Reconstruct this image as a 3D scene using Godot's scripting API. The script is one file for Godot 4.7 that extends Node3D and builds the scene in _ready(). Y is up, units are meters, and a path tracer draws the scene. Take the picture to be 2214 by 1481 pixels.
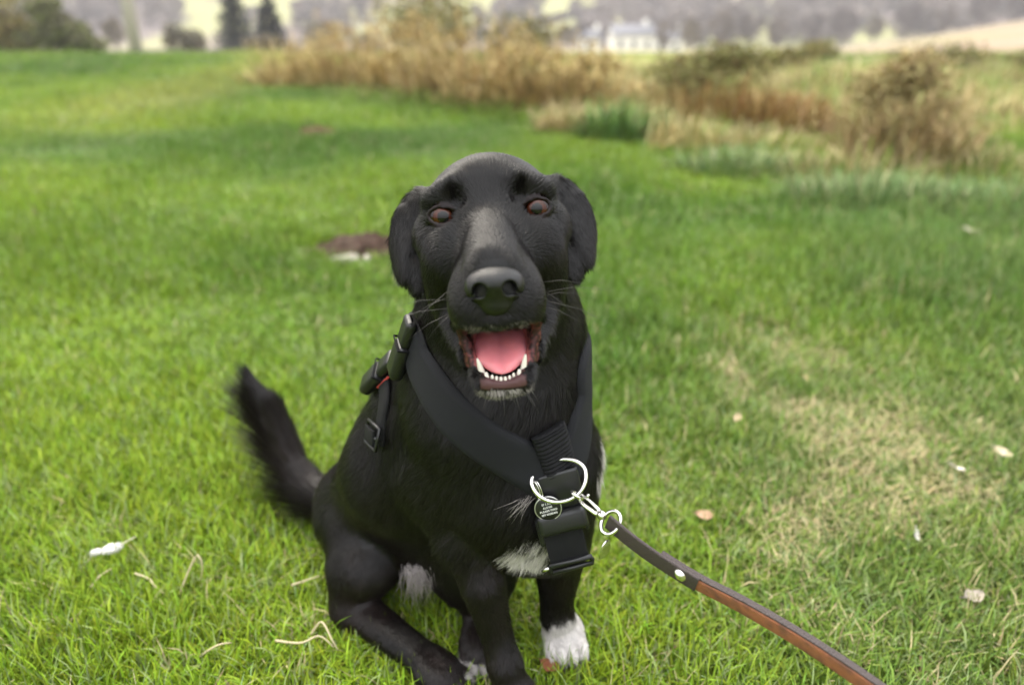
extends Node3D
# A black dog sits on a meadow, in a harness, on a leather leash. Units are metres, y is up.

var rng := RandomNumberGenerator.new()
var field: Field
var head_at: Transform3D          # the head's own axes (centimetres): x to the dog's left, y up, z out of the face
var names := {}
var soft := FastNoiseLite.new()
var fine := FastNoiseLite.new()


# ---------------------------------------------------------------- smooth solid made of tapered capsules and ellipsoids
class Field:
	var typ := PackedInt32Array()
	var cut := PackedInt32Array()
	var a := PackedVector3Array()
	var ba := PackedVector3Array()
	var inv := PackedFloat32Array()
	var ra := PackedFloat32Array()
	var dr := PackedFloat32Array()
	var k := PackedFloat32Array()
	var axes: Array[Basis] = []
	var ir := PackedVector3Array()
	var ir2 := PackedVector3Array()
	var big := PackedFloat32Array()
	var all := PackedInt32Array()

	func _put(t: int, p: Vector3, c: bool, kk: float) -> void:
		all.append(typ.size())
		typ.append(t); cut.append(1 if c else 0); a.append(p); k.append(maxf(kk, 0.0002))

	func cap(p: Vector3, q: Vector3, r0: float, r1: float, kk: float, c := false) -> void:
		_put(0, p, c, kk)
		ba.append(q - p); inv.append(1.0 / maxf((q - p).length_squared(), 1e-9)); ra.append(r0); dr.append(r1 - r0)
		axes.append(Basis()); ir.append(Vector3.ONE); ir2.append(Vector3.ONE); big.append(0)

	func ell(p: Vector3, r: Vector3, turn: Basis, kk: float, c := false) -> void:
		_put(1, p, c, kk)
		ba.append(Vector3.ZERO); inv.append(0); ra.append(0); dr.append(0)
		axes.append(turn.transposed()); ir.append(Vector3.ONE / r); ir2.append(Vector3.ONE / (r * r)); big.append(minf(r.x, minf(r.y, r.z)))

	func one(i: int, p: Vector3) -> float:
		if typ[i] == 0:
			var pa := p - a[i]
			var h := clampf(pa.dot(ba[i]) * inv[i], 0.0, 1.0)
			return (pa - ba[i] * h).length() - ra[i] - dr[i] * h
		var q := axes[i] * (p - a[i])
		var k0 := (q * ir[i]).length()
		return k0 * (k0 - 1.0) / maxf((q * ir2[i]).length(), 1e-6)

	func eval(p: Vector3, list: PackedInt32Array) -> float:
		var d := 10.0
		for i in list:
			var e: float
			if typ[i] == 0:
				var pa := p - a[i]
				var h := clampf(pa.dot(ba[i]) * inv[i], 0.0, 1.0)
				e = (pa - ba[i] * h).length() - ra[i] - dr[i] * h
			else:
				var q := axes[i] * (p - a[i])
				var k0 := (q * ir[i]).length()
				e = k0 * (k0 - 1.0) / maxf((q * ir2[i]).length(), 1e-6)
			var kk := k[i]
			if cut[i] == 0:
				var h2 := maxf(kk - absf(d - e), 0.0)
				d = minf(d, e) - h2 * h2 / kk * 0.25
			else:
				e = -e
				var h3 := maxf(kk - absf(d - e), 0.0)
				d = maxf(d, e) + h3 * h3 / kk * 0.25
		return d

	func near(c: Vector3, reach: float) -> PackedInt32Array:
		var out := PackedInt32Array()
		for i in all:
			if one(i, c) < reach * 1.35 + k[i]:
				out.append(i)
		return out

	func slope(p: Vector3, list: PackedInt32Array, e := 0.0008) -> Vector3:
		var g := Vector3.ZERO
		for s in [Vector3(1, -1, -1), Vector3(-1, -1, 1), Vector3(-1, 1, -1), Vector3(1, 1, 1)]:
			g += s * eval(p + s * e, list)
		return g.normalized()

	# surface nets over a box; keep(centre of a block) says which cells to mesh. Returns [vertices, normals, indices]
	func nets(lo: Vector3, hi: Vector3, cell: float, keep: Callable) -> Array:
		var n := 8
		var bx := ceili((hi.x - lo.x) / (cell * n)); var by := ceili((hi.y - lo.y) / (cell * n)); var bz := ceili((hi.z - lo.z) / (cell * n))
		var sx := bx * n + 1; var sy := by * n + 1; var sz := bz * n + 1
		var val := PackedFloat32Array(); val.resize(sx * sy * sz); val.fill(1.0)
		var idx := PackedInt32Array(); idx.resize(sx * sy * sz); idx.fill(-1)
		var active := []
		var half := cell * n * 0.5
		var reach := half * 1.7321
		for kz in bz:
			for ky in by:
				for kx in bx:
					var c := lo + Vector3(kx + 0.5, ky + 0.5, kz + 0.5) * cell * n
					if not keep.call(c):
						continue
					var list := near(c, reach)
					if list.is_empty():
						continue
					var d := eval(c, list)
					if absf(d) > reach * 1.5:
						if d < 0.0:
							for z in range(kz * n, kz * n + n + 1):
								for y in range(ky * n, ky * n + n + 1):
									for x in range(kx * n, kx * n + n + 1):
										val[(z * sy + y) * sx + x] = minf(val[(z * sy + y) * sx + x], -0.5)
						continue
					active.append(Vector3i(kx, ky, kz))
					for z in range(kz * n, kz * n + n + 1):
						for y in range(ky * n, ky * n + n + 1):
							var row := (z * sy + y) * sx
							var x := kx * n
							while x <= kx * n + n:
								val[row + x] = eval(lo + Vector3(x, y, z) * cell, list)
								x += 1
		var vs := PackedVector3Array()
		var off := [0, 1, sx, sx + 1, sx * sy, sx * sy + 1, sx * sy + sx, sx * sy + sx + 1]
		var corner := [Vector3(0, 0, 0), Vector3(1, 0, 0), Vector3(0, 1, 0), Vector3(1, 1, 0), Vector3(0, 0, 1), Vector3(1, 0, 1), Vector3(0, 1, 1), Vector3(1, 1, 1)]
		var edges := [[0, 1], [2, 3], [4, 5], [6, 7], [0, 2], [1, 3], [4, 6], [5, 7], [0, 4], [1, 5], [2, 6], [3, 7]]
		for b in active:
			for z in range(b.z * n, b.z * n + n):
				for y in range(b.y * n, b.y * n + n):
					for x in range(b.x * n, b.x * n + n):
						var at := (z * sy + y) * sx + x
						var s0 := val[at] < 0.0
						var mixed := false
						for o in off:
							if (val[at + o] < 0.0) != s0:
								mixed = true
								break
						if not mixed:
							continue
						var sum := Vector3.ZERO
						var count := 0
						for e in edges:
							var v0: float = val[at + off[e[0]]]
							var v1: float = val[at + off[e[1]]]
							if (v0 < 0.0) != (v1 < 0.0):
								sum += (corner[e[0]] as Vector3).lerp(corner[e[1]], v0 / (v0 - v1))
								count += 1
						idx[at] = vs.size()
						vs.append(lo + (Vector3(x, y, z) + sum / count) * cell)
		var tris := PackedInt32Array()
		var step := [1, sx, sx * sy]
		for b in active:
			for z in range(maxi(b.z * n, 1), b.z * n + n):
				for y in range(maxi(b.y * n, 1), b.y * n + n):
					for x in range(maxi(b.x * n, 1), b.x * n + n):
						var at := (z * sy + y) * sx + x
						var in0 := val[at] < 0.0
						for ax in 3:
							if (val[at + step[ax]] < 0.0) == in0:
								continue
							var u: int = step[(ax + 1) % 3]
							var w: int = step[(ax + 2) % 3]
							var q0 := idx[at]; var q1 := idx[at - u]; var q2 := idx[at - u - w]; var q3 := idx[at - w]
							if q0 < 0 or q1 < 0 or q2 < 0 or q3 < 0:
								continue
							if in0:
								tris.append_array([q0, q2, q1, q0, q3, q2])
							else:
								tris.append_array([q0, q1, q2, q0, q2, q3])
		var ns := PackedVector3Array(); ns.resize(vs.size())
		for t in range(0, tris.size(), 3):
			var f := (vs[tris[t + 2]] - vs[tris[t]]).cross(vs[tris[t + 1]] - vs[tris[t]])
			for j in 3:
				ns[tris[t + j]] += f
		for i in ns.size():
			ns[i] = ns[i].normalized()
		return [vs, ns, tris]


# ---------------------------------------------------------------- helpers
func numbered(called: String) -> String:
	names[called] = names.get(called, -1) + 1
	return called if names[called] == 0 else "%s_%03d" % [called, names[called]]

func tag(o: Node3D, label: String, category: String, group := "") -> Node3D:
	o.set_meta("label", label); o.set_meta("category", category)
	if group: o.set_meta("group", group)
	return o

func thing(called: String, at: Vector3, label: String, category: String, group := "") -> Node3D:
	var o := Node3D.new()
	o.name = numbered(called); add_child(o); o.position = at
	return tag(o, label, category, group)

func obj(called: String, m: Mesh, mat: Material, parent: Node3D = null) -> MeshInstance3D:
	var o := MeshInstance3D.new()
	o.name = numbered(called) if parent == null else called
	o.mesh = m
	if mat: o.material_override = mat
	(parent if parent else self).add_child(o, true)
	return o

func mat(c: Color, rough := 0.6, spec := 0.5, metal := 0.0) -> StandardMaterial3D:
	var m := StandardMaterial3D.new()
	m.albedo_color = c.linear_to_srgb(); m.roughness = rough; m.metallic_specular = spec; m.metallic = metal
	return m

func tinted(rough := 0.6, spec := 0.5, through := 0.0) -> StandardMaterial3D:
	var m := mat(Color.WHITE, rough, spec)
	m.vertex_color_use_as_albedo = true
	if through > 0.0:
		m.backlight_enabled = true
		m.backlight = Color(through, through, through)
	return m

func relief(m: StandardMaterial3D, freq: float, depth: float, scale: float, kind := FastNoiseLite.TYPE_SIMPLEX_SMOOTH, size := 512) -> StandardMaterial3D:
	var n := FastNoiseLite.new(); n.noise_type = kind; n.frequency = freq; n.seed = 7
	if kind == FastNoiseLite.TYPE_CELLULAR:
		n.fractal_type = FastNoiseLite.FRACTAL_NONE
	var t := NoiseTexture2D.new(); t.width = size; t.height = size; t.seamless = true; t.noise = n
	t.as_normal_map = true; t.bump_strength = depth
	m.normal_enabled = true; m.normal_texture = t
	m.uv1_triplanar = true; m.uv1_scale = Vector3.ONE * scale
	return m

func arrays(vs: PackedVector3Array, ns: PackedVector3Array, tris: PackedInt32Array, cs := PackedColorArray()) -> ArrayMesh:
	var s := []; s.resize(Mesh.ARRAY_MAX)
	s[Mesh.ARRAY_VERTEX] = vs; s[Mesh.ARRAY_NORMAL] = ns; s[Mesh.ARRAY_INDEX] = tris
	if cs.size(): s[Mesh.ARRAY_COLOR] = cs
	var m := ArrayMesh.new(); m.add_surface_from_arrays(Mesh.PRIMITIVE_TRIANGLES, s)
	return m

# a grid of points (rows x columns) as a smooth sheet
func sheet(rows: Array, closed_u := false, closed_v := false, col: Variant = null, smooth := true) -> ArrayMesh:
	var st := SurfaceTool.new(); st.begin(Mesh.PRIMITIVE_TRIANGLES)
	st.set_smooth_group(0 if smooth else -1)
	sheet_into(st, rows, closed_u, closed_v, col)
	st.generate_normals()
	return st.commit()

func sheet_into(st: SurfaceTool, rows: Array, closed_u := false, closed_v := false, col: Variant = null) -> void:
	var r := rows.size(); var c: int = rows[0].size()
	for i in (r if closed_v else r - 1):
		for j in (c if closed_u else c - 1):
			var p: Vector3 = rows[i][j]; var q: Vector3 = rows[i][(j + 1) % c]
			var s: Vector3 = rows[(i + 1) % r][(j + 1) % c]; var t: Vector3 = rows[(i + 1) % r][j]
			for v in [p, q, s, p, s, t]:
				if col != null: st.set_color(col if col is Color else col.call(v))
				st.add_vertex(v)

# a tube along points with a radius for each; flat squashes it along the first cross axis
func tube_into(st: SurfaceTool, pts: Array, rad: Variant, sides := 8, col: Variant = null, shut := false, caps := true) -> void:
	var rows := []
	var n := pts.size()
	var up := Vector3(0.31, 0.87, 0.21)
	for i in n:
		var t: Vector3
		if shut: t = (pts[(i + 1) % n] - pts[(i - 1 + n) % n]).normalized()
		else: t = (pts[mini(i + 1, n - 1)] - pts[maxi(i - 1, 0)]).normalized()
		if absf(t.dot(up)) > 0.96: up = Vector3(0.9, 0.1, 0.4)
		var x := up.cross(t).normalized()
		up = t.cross(x).normalized()
		var r: float = rad[i] if rad is Array else rad
		var row := []
		for j in sides:
			var w := TAU * j / sides
			row.append(pts[i] + (x * cos(w) + up * sin(w)) * r)
		rows.append(row)
	if caps and not shut:
		var first := []; var last := []
		for j in sides:
			first.append(pts[0]); last.append(pts[n - 1])
		rows.push_front(first); rows.append(last)
	sheet_into(st, rows, true, shut, col)

func begin() -> SurfaceTool:
	var st := SurfaceTool.new(); st.begin(Mesh.PRIMITIVE_TRIANGLES); st.set_smooth_group(0)
	return st

func done(st: SurfaceTool) -> ArrayMesh:
	st.generate_normals()
	return st.commit()

func tube(pts: Array, rad: Variant, sides := 8, shut := false) -> ArrayMesh:
	var st := begin(); tube_into(st, pts, rad, sides, null, shut); return done(st)

# a box with rounded edges: half sizes h, corner radius r
func round_box(h: Vector3, r: float, seg := 3) -> ArrayMesh:
	var st := begin()
	round_box_into(st, Transform3D(), h, r, seg)
	return done(st)

func round_box_into(st: SurfaceTool, t: Transform3D, h: Vector3, r: float, seg := 3) -> void:
	r = minf(r, minf(h.x, minf(h.y, h.z)) * 0.98)
	var rows := []
	var lats := []
	for i in seg + 1: lats.append([-PI / 2 + PI / 2 * i / seg, -1.0])
	for i in seg + 1: lats.append([PI / 2 * i / seg, 1.0])
	for l in lats:
		var row := []
		for q in 4:
			for i in seg + 1:
				var w: float = PI / 2 * q + PI / 2 * i / seg
				var sx := 1.0 if q == 0 or q == 3 else -1.0
				var sz := 1.0 if q < 2 else -1.0
				row.append(t * (Vector3(sx * (h.x - r), l[1] * (h.y - r), sz * (h.z - r)) + Vector3(cos(l[0]) * cos(w), sin(l[0]), cos(l[0]) * sin(w)) * r))
		rows.append(row)
	# reversed so that faces look outwards
	for row in rows: row.reverse()
	sheet_into(st, rows, true, false)

func many(called: String, mesh: Mesh, m: Material, buf: PackedFloat32Array, parent: Node3D = null) -> MultiMeshInstance3D:
	var mm := MultiMesh.new()
	mm.transform_format = MultiMesh.TRANSFORM_3D; mm.use_colors = true; mm.mesh = mesh
	mm.instance_count = buf.size() / 16
	mm.buffer = buf
	var o := MultiMeshInstance3D.new(); o.multimesh = mm; o.material_override = m
	o.name = numbered(called) if parent == null else called
	o.set_meta("kind", "stuff")
	(parent if parent else self).add_child(o, true)
	return o

func push(buf: PackedFloat32Array, b: Basis, p: Vector3, c: Color) -> void:
	buf.append_array([b.x.x, b.y.x, b.z.x, p.x, b.x.y, b.y.y, b.z.y, p.y, b.x.z, b.y.z, b.z.z, p.z, c.r, c.g, c.b, 1.0])


# ---------------------------------------------------------------- land
func step01(a: float, b: float, x: float) -> float:
	return smoothstep(a, b, x)

func land(x: float, z: float) -> float:
	var d := -z
	var y := 0.012 * soft.get_noise_2d(x * 60.0, z * 60.0) * step01(0.2, 1.5, d + 0.4)
	if d < 0.0:
		y += 0.18 * maxf(0.0, -d - 4.0) * step01(4.0, 12.0, -d)
	if d < 13.0:
		return y
	var s := x / d
	y += 0.05 * soft.get_noise_2d(x * 8.0, z * 8.0) * step01(13.0, 20.0, d)
	y -= 0.0375 * maxf(0.0, minf(d, 122.0) - 13.0 - 3.0 * (1.0 - exp(-(d - 13.0) / 3.0)))
	y += 4.6 * step01(0.33, 0.78, s) * step01(20.0, 100.0, d)
	y += 0.15 * maxf(0.0, d - 135.0) * step01(130.0, 200.0, d) * (1.0 + 0.25 * soft.get_noise_2d(x * 0.9, 30.0))
	return y

func bump(x: float, z: float, cx: float, cz: float, r: float) -> float:
	return exp(-((x - cx) * (x - cx) + (z - cz) * (z - cz)) / (r * r))

# how dry the turf is (0 green, 1 straw)
func dryness(x: float, z: float) -> float:
	var v := bump(x, z, 0.60, -1.44, 0.16) + bump(x, z, 0.60, -1.22, 0.16) + bump(x, z, 0.68, -1.12, 0.14) + 0.8 * bump(x, z, 0.61, -1.66, 0.12)
	v += 0.7 * bump(x, z, 0.43, -0.87, 0.10) + 0.5 * bump(x, z, 0.60, -0.90, 0.25) + 0.5 * bump(x, z, 0.35, -1.05, 0.2) + 0.5 * bump(x, z, -0.24, -0.68, 0.09) + 0.6 * bump(x, z, 0.9, -1.05, 0.2)
	v *= 0.55
	v += 0.75 * step01(0.05, 0.5, x) * step01(-2.6, -1.6, z) * maxf(0.0, fine.get_noise_2d(x * 230.0 + 70.0, z * 230.0))
	v *= 0.85 + 1.3 * fine.get_noise_2d(x * 330.0, z * 330.0)
	v += 0.22 * step01(0.1, 0.7, x) * step01(-2.2, -0.9, z) + 0.25 * maxf(0.0, soft.get_noise_2d(x * 45.0 + 50.0, z * 45.0))
	var d := -z
	v += 0.9 * step01(4.4, 5.6, d) * step01(0.05, 0.12, x / d) * (0.7 + 0.5 * soft.get_noise_2d(x * 30.0, z * 30.0))
	return clampf(v, 0.0, 1.0)

func turf(x: float, z: float) -> Color:
	var d := -z
	var n := soft.get_noise_2d(x * 26.0, z * 26.0)
	var m := fine.get_noise_2d(x * 60.0, z * 60.0)
	var lush := Color(0.088, 0.180, 0.013)
	var lime := Color(0.200, 0.305, 0.018)
	var deep := Color(0.055, 0.125, 0.016)
	var c := lush.lerp(lime, clampf(0.34 + 1.2 * n + 0.6 * m, 0.0, 1.0))
	c = c.lerp(deep, clampf(-0.30 - 1.2 * n - 0.7 * m, 0.0, 0.6))
	# a worn, yellower track over the lawn
	var track := absf(x + 3.2 + 0.28 * (d - 8.0) + 0.6 * sin(d * 0.35))
	c = c.lerp(Color(0.32, 0.33, 0.07), 0.6 * step01(1.1, 0.2, track) * step01(4.0, 7.0, d))
	# longer blue-green grass to the right
	var sedge := step01(0.32, 0.5, x / maxf(d, 0.1)) * step01(1.55, 2.0, d) * step01(4.2, 3.2, d)
	c = c.lerp(Color(0.14, 0.225, 0.075), 0.6 * sedge * clampf(0.6 + 1.2 * n, 0.0, 1.0))
	var dull := step01(0.1, 0.5, x) * step01(2.0, 1.2, d)
	c = c.lerp(Color(0.115, 0.180, 0.042), 0.7 * dull)
	return c

func soil_spot(x: float, z: float) -> float:
	return maxf(maxf(bump(x, z, -1.28, -5.0, 0.20) * 1.3, bump((x) * 0.5, z, -0.235, -2.33, 0.12) * 1.35), bump(x, z, -0.78, -2.45, 0.05))

func ground_color(x: float, z: float) -> Color:
	var d := -z
	var s := x / maxf(d, 0.01)
	var earth := Color(0.055, 0.048, 0.026)
	var c := earth.lerp(turf(x, z), 0.7)
	c = c.lerp(Color(0.24, 0.20, 0.10), 0.6 * dryness(x, z))
	if d > 8.0:
		var n := soft.get_noise_2d(x * 6.0, z * 6.0)
		var straw := Color(0.50, 0.44, 0.20).lerp(Color(0.40, 0.38, 0.16), 0.5 + n)
		c = c.lerp(straw, step01(0.0, 0.06, s + 0.02 * n) * step01(8.0, 9.5, d))
		var plough := Color(0.36, 0.27, 0.20).lerp(Color(0.30, 0.26, 0.15), clampf(0.5 + n * 1.5, 0.0, 1.0))
		c = c.lerp(plough, step01(0.34, 0.42, s) * step01(12.0, 15.0, d))
		c = c.lerp(Color(0.17, 0.19, 0.08), step01(0.40, 0.48, s) * step01(8.0, 9.0, d) * step01(14.0, 12.0, d))
		c = c.lerp(Color(0.30, 0.30, 0.13), step01(-0.02, -0.1, s) * step01(20.0, 24.0, d))
		# fields and woods over the far slope
		if d > 60.0:
			var p := soft.get_noise_2d(x * 1.1, z * 1.1)
			var q := soft.get_noise_2d(x * 1.6 + 90.0, z * 0.7 - 40.0)
			var f := Color(0.36, 0.36, 0.17).lerp(Color(0.29, 0.25, 0.18), step01(-0.05, 0.15, p))
			f = f.lerp(Color(0.20, 0.165, 0.155), step01(0.02, 0.1, q))
			c = c.lerp(f, step01(60.0, 90.0, d) * (1.0 - step01(0.02, 0.1, s) * (1.0 - step01(118.0, 128.0, d)) * (1.0 - step01(0.3, 0.36, s))))
	return c

func build_ground() -> void:
	var vs := PackedVector3Array(); var cs := PackedColorArray(); var tris := PackedInt32Array()
	var radii := []
	var r := 0.25
	while r < 900.0:
		radii.append(r)
		r *= 1.035 if r < 9.0 else 1.022
	var around := 220
	for i in radii.size():
		for j in around + 1:
			var w := deg_to_rad(-180.0 + 360.0 * j / around)
			# closer spacing in front
			w = w * 0.55 + 0.45 * PI * pow(absf(w) / PI, 2.4) * signf(w)
			var p := Vector3(sin(w) * radii[i], 0, -cos(w) * radii[i])
			p.y = land(p.x, p.z)
			if soil_spot(p.x, p.z) > 0.02:
				p.y -= 0.02 * soil_spot(p.x, p.z)
			vs.append(p); cs.append(ground_color(p.x, p.z))
	for i in radii.size() - 1:
		for j in around:
			var a := i * (around + 1) + j
			tris.append_array([a, a + around + 1, a + 1, a + 1, a + around + 1, a + around + 2])
	# the middle, under the camera
	var mid := vs.size()
	vs.append(Vector3(0, land(0, 0), 0)); cs.append(ground_color(0, 0))
	for j in around:
		tris.append_array([mid, j, j + 1])
	var ns := PackedVector3Array(); ns.resize(vs.size())
	for t in range(0, tris.size(), 3):
		var f := (vs[tris[t + 2]] - vs[tris[t]]).cross(vs[tris[t + 1]] - vs[tris[t]])
		for k in 3: ns[tris[t + k]] += f
	for i in ns.size(): ns[i] = ns[i].normalized()
	var m := tinted(0.95, 0.2)
	relief(m, 0.03, 14.0, 1.3)
	m.uv1_world_triplanar = true
	var o := obj("ground", arrays(vs, ns, tris, cs), m)
	o.set_meta("kind", "structure")


# ---------------------------------------------------------------- grass
func blade_into(vs: PackedVector3Array, ns: PackedVector3Array, cs: PackedColorArray, tris: PackedInt32Array, root: Vector3, dir: float, long: float, wide: float, lean: float, curl: float, c: Color, seg := 3) -> void:
	var out := Vector3(cos(dir), 0, sin(dir))
	var side := Vector3(-sin(dir), 0, cos(dir))
	var p := root
	var ang := lean
	var first := vs.size()
	for i in seg + 1:
		var f := float(i) / seg
		var t := Vector3.UP * cos(ang) + out * sin(ang)
		var n := (out * cos(ang) - Vector3.UP * sin(ang)) * -1.0
		if i == seg:
			vs.append(p); ns.append(n); cs.append(c)
		else:
			var w := wide * 0.5 * (1.0 - 0.55 * f * f) * (0.75 + 0.25 * minf(1.0, f * 3.0))
			vs.append(p - side * w); vs.append(p + side * w)
			ns.append((n - side * 0.25).normalized()); ns.append((n + side * 0.25).normalized())
			cs.append(c); cs.append(c)
		p += t * long / seg
		ang += curl / seg
	for i in seg - 1:
		var a := first + i * 2
		tris.append_array([a, a + 2, a + 1, a + 1, a + 2, a + 3])
	var b := first + (seg - 1) * 2
	tris.append_array([b, b + 2, b + 1])

func tuft(n: int, spread: float, long: float, wide: float, lean: float, curl: float, vary := 0.3, seg := 3) -> ArrayMesh:
	var vs := PackedVector3Array(); var ns := PackedVector3Array(); var cs := PackedColorArray(); var tris := PackedInt32Array()
	for i in n:
		var w := rng.randf() * TAU
		var r := spread * sqrt(rng.randf())
		var v := 1.0 + rng.randf_range(-vary, vary)
		var warm := rng.randf_range(-0.16, 0.22)
		var c := Color(v * (1.0 + warm), v, v * (1.0 - warm * 0.5))
		blade_into(vs, ns, cs, tris, Vector3(cos(w) * r, -0.004, sin(w) * r), rng.randf() * TAU, long * rng.randf_range(0.5, 1.15), wide * rng.randf_range(0.6, 1.2), absf(rng.randfn(0.0, lean)), rng.randf_range(0.1, curl), c, seg)
	return arrays(vs, ns, tris, cs)

func build_grass() -> void:
	var m := tinted(0.55, 0.27, 0.6)
	var variants := []
	for i in 5:
		variants.append(tuft(10, 0.018, 0.038, 0.0025, 0.6, 2.0, 0.4))
	variants.append(tuft(6, 0.015, 0.052, 0.0024, 0.7, 2.2, 0.4))
	variants.append(tuft(5, 0.02, 0.05, 0.0024, 1.2, 1.2))
	variants.append(tuft(7, 0.016, 0.026, 0.0085, 0.9, 1.3, 0.25))
	var bufs := []
	for v in variants: bufs.append(PackedFloat32Array())
	var rings := [[0.3, 1.35, 13000.0, 1.0], [1.35, 2.6, 7000.0, 1.12], [2.6, 5.2, 2600.0, 1.4], [5.2, 10.0, 800.0, 2.0], [10.0, 21.0, 220.0, 3.0]]
	for g in rings:
		var w1: float = 0.78 * g[1] + 1.1
		var count := int((g[1] - g[0]) * 2.0 * w1 * g[2])
		for i in count:
			var z := -rng.randf_range(g[0], g[1])
			var x := rng.randf_range(-w1, w1)
			if absf(x) > 0.78 * -z + 1.1 or (absf(x) > 0.78 * -z + 0.45 and rng.randf() < 0.35) or rng.randf() < soil_spot(x, z) * 1.6 - 0.3:
				continue
			if x / -z > 0.06 and -z > 9.0 and rng.randf() < 0.8:
				continue
			var dry := dryness(x, z)
			var k: int = rng.randi() % 5
			if rng.randf() < 0.22: k = 5
			elif rng.randf() < 0.12: k = 6
			elif rng.randf() < 0.07 + 0.25 * maxf(0.0, fine.get_noise_2d(x * 90.0 - 40.0, z * 90.0)): k = 7
			var c := turf(x, z)
			var v := rng.randf_range(0.65, 1.4)
			c = Color(c.r * v * rng.randf_range(0.85, 1.18), c.g * v, c.b * v * rng.randf_range(0.7, 1.4))
			if rng.randf() < 0.02 + 0.42 * dry * dry + 0.15 * dry:
				c = Color(0.44, 0.38, 0.21) * rng.randf_range(0.7, 1.25)
				if rng.randf() < 0.5: k = 6
			elif rng.randf() < 0.14:
				c = c.lerp(Color(0.26, 0.32, 0.15), 0.75)
			var tall: float = g[3] * (1.0 + 0.75 * soft.get_noise_2d(x * 70.0 + 9.0, z * 70.0)) * rng.randf_range(0.75, 1.2) * (1.0 - 0.45 * dry)
			var sedge := step01(0.3, 0.5, x / -z) * step01(1.5, 2.0, -z)
			tall *= 1.0 + 0.6 * sedge
			var b := Basis(Vector3.UP, rng.randf() * TAU).scaled(Vector3(g[3], tall, g[3]) * rng.randf_range(0.9, 1.15))
			push(bufs[k], b, Vector3(x, land(x, z), z), c)
	for i in variants.size():
		var o := many("grass", variants[i], m, bufs[i])
		tag(o, "short green meadow grass with straw-coloured blades around the dog", "grass")

# standing stalks and leaves of one clump, as one mesh: palette holds [colour, share]
func clump(n: int, rx: float, rz: float, tall: float, wide: float, palette: Array, lean := 0.25, curl := 0.7, plumes := 0.0) -> ArrayMesh:
	var vs := PackedVector3Array(); var ns := PackedVector3Array(); var cs := PackedColorArray(); var tris := PackedInt32Array()
	for i in n:
		var w := rng.randf() * TAU
		var r := sqrt(rng.randf())
		var f := rng.randf(); var c: Color = palette[0][0]
		for e in palette:
			if f < e[1]:
				c = e[0]
				break
			f -= e[1]
		c = c * rng.randf_range(0.65, 1.3)
		var away := lerp_angle(rng.randf() * TAU, w, r * 0.7)
		var h := tall * rng.randf_range(0.35, 1.0) * (1.0 - 0.35 * r * r)
		var root := Vector3(cos(w) * r * rx, -0.01, sin(w) * r * rz)
		blade_into(vs, ns, cs, tris, root, away, h, wide * rng.randf_range(0.5, 1.3), absf(rng.randfn(0.0, lean)) * (0.4 + r), rng.randf_range(0.0, curl), c, 4)
		if rng.randf() < plumes:
			var top := vs[vs.size() - 1]
			for j in 5:
				blade_into(vs, ns, cs, tris, top - Vector3(0, 0.02 * j, 0), rng.randf() * TAU, 0.06, 0.006, 0.5, 0.8, c * 1.15, 2)
	return arrays(vs, ns, tris, cs)

# a clump of dead grass: bent wide leaves, thin stems and blown seed heads
func wisp(rx: float, rz: float, tall: float, pal: Array) -> ArrayMesh:
	var st := SurfaceTool.new()
	st.begin(Mesh.PRIMITIVE_TRIANGLES)
	st.append_from(clump(420, rx * 1.15, rz * 1.15, tall * 0.75, 0.020, pal, 0.6, 1.8), 0, Transform3D())
	st.append_from(clump(260, rx * 0.9, rz * 0.9, tall * 1.1, 0.008, pal, 0.3, 0.8, 0.5), 0, Transform3D())
	var colors := []
	for e in pal:
		for k in ceili(e[1] * 12.0): colors.append(e[0])
	var lobes := []
	for i in 7: lobes.append([Vector3(rng.randfn() * rx * 0.5, tall * rng.randf_range(0.2, 0.75), rng.randfn() * rz * 0.5), Vector3(0.16, 0.13, 0.16) * rng.randf_range(0.7, 1.4)])
	st.append_from(leafy(lobes, 1100, 0.035, colors), 0, Transform3D())
	return st.commit()

# a bush: many small leaves through an uneven volume of lobes
func leafy(lobes: Array, n: int, leaf: float, palette: Array, hang := 0.0) -> ArrayMesh:
	var vs := PackedVector3Array(); var ns := PackedVector3Array(); var cs := PackedColorArray(); var tris := PackedInt32Array()
	for i in n:
		var l: Array = lobes[rng.randi() % lobes.size()]
		var u := Vector3(rng.randfn(), rng.randfn(), rng.randfn()).normalized() * pow(rng.randf(), 0.45)
		var p: Vector3 = l[0] + u * (l[1] as Vector3)
		var clot := fine.get_noise_3dv(p * 900.0 * 0.35 / maxf(leaf * 10.0, 0.3))
		if clot < -0.12: continue
		var x := Vector3(rng.randfn(), rng.randfn(), rng.randfn()).normalized()
		var y := x.cross(Vector3(rng.randfn(), rng.randfn() + hang, rng.randfn())).normalized()
		var c: Color = palette[rng.randi() % palette.size()] * rng.randf_range(0.7, 1.3)
		var s := leaf * rng.randf_range(0.6, 1.4)
		var f := vs.size()
		vs.append_array([p - x * s * 0.5, p + y * s * 0.9 - x * s * 0.1, p + x * s * 0.5 + y * s * 0.3])
		var nn := (vs[f + 2] - vs[f]).cross(vs[f + 1] - vs[f]).normalized()
		ns.append_array([nn, nn, nn]); cs.append_array([c, c, c])
		tris.append_array([f, f + 1, f + 2])
	return arrays(vs, ns, tris, cs)

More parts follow.
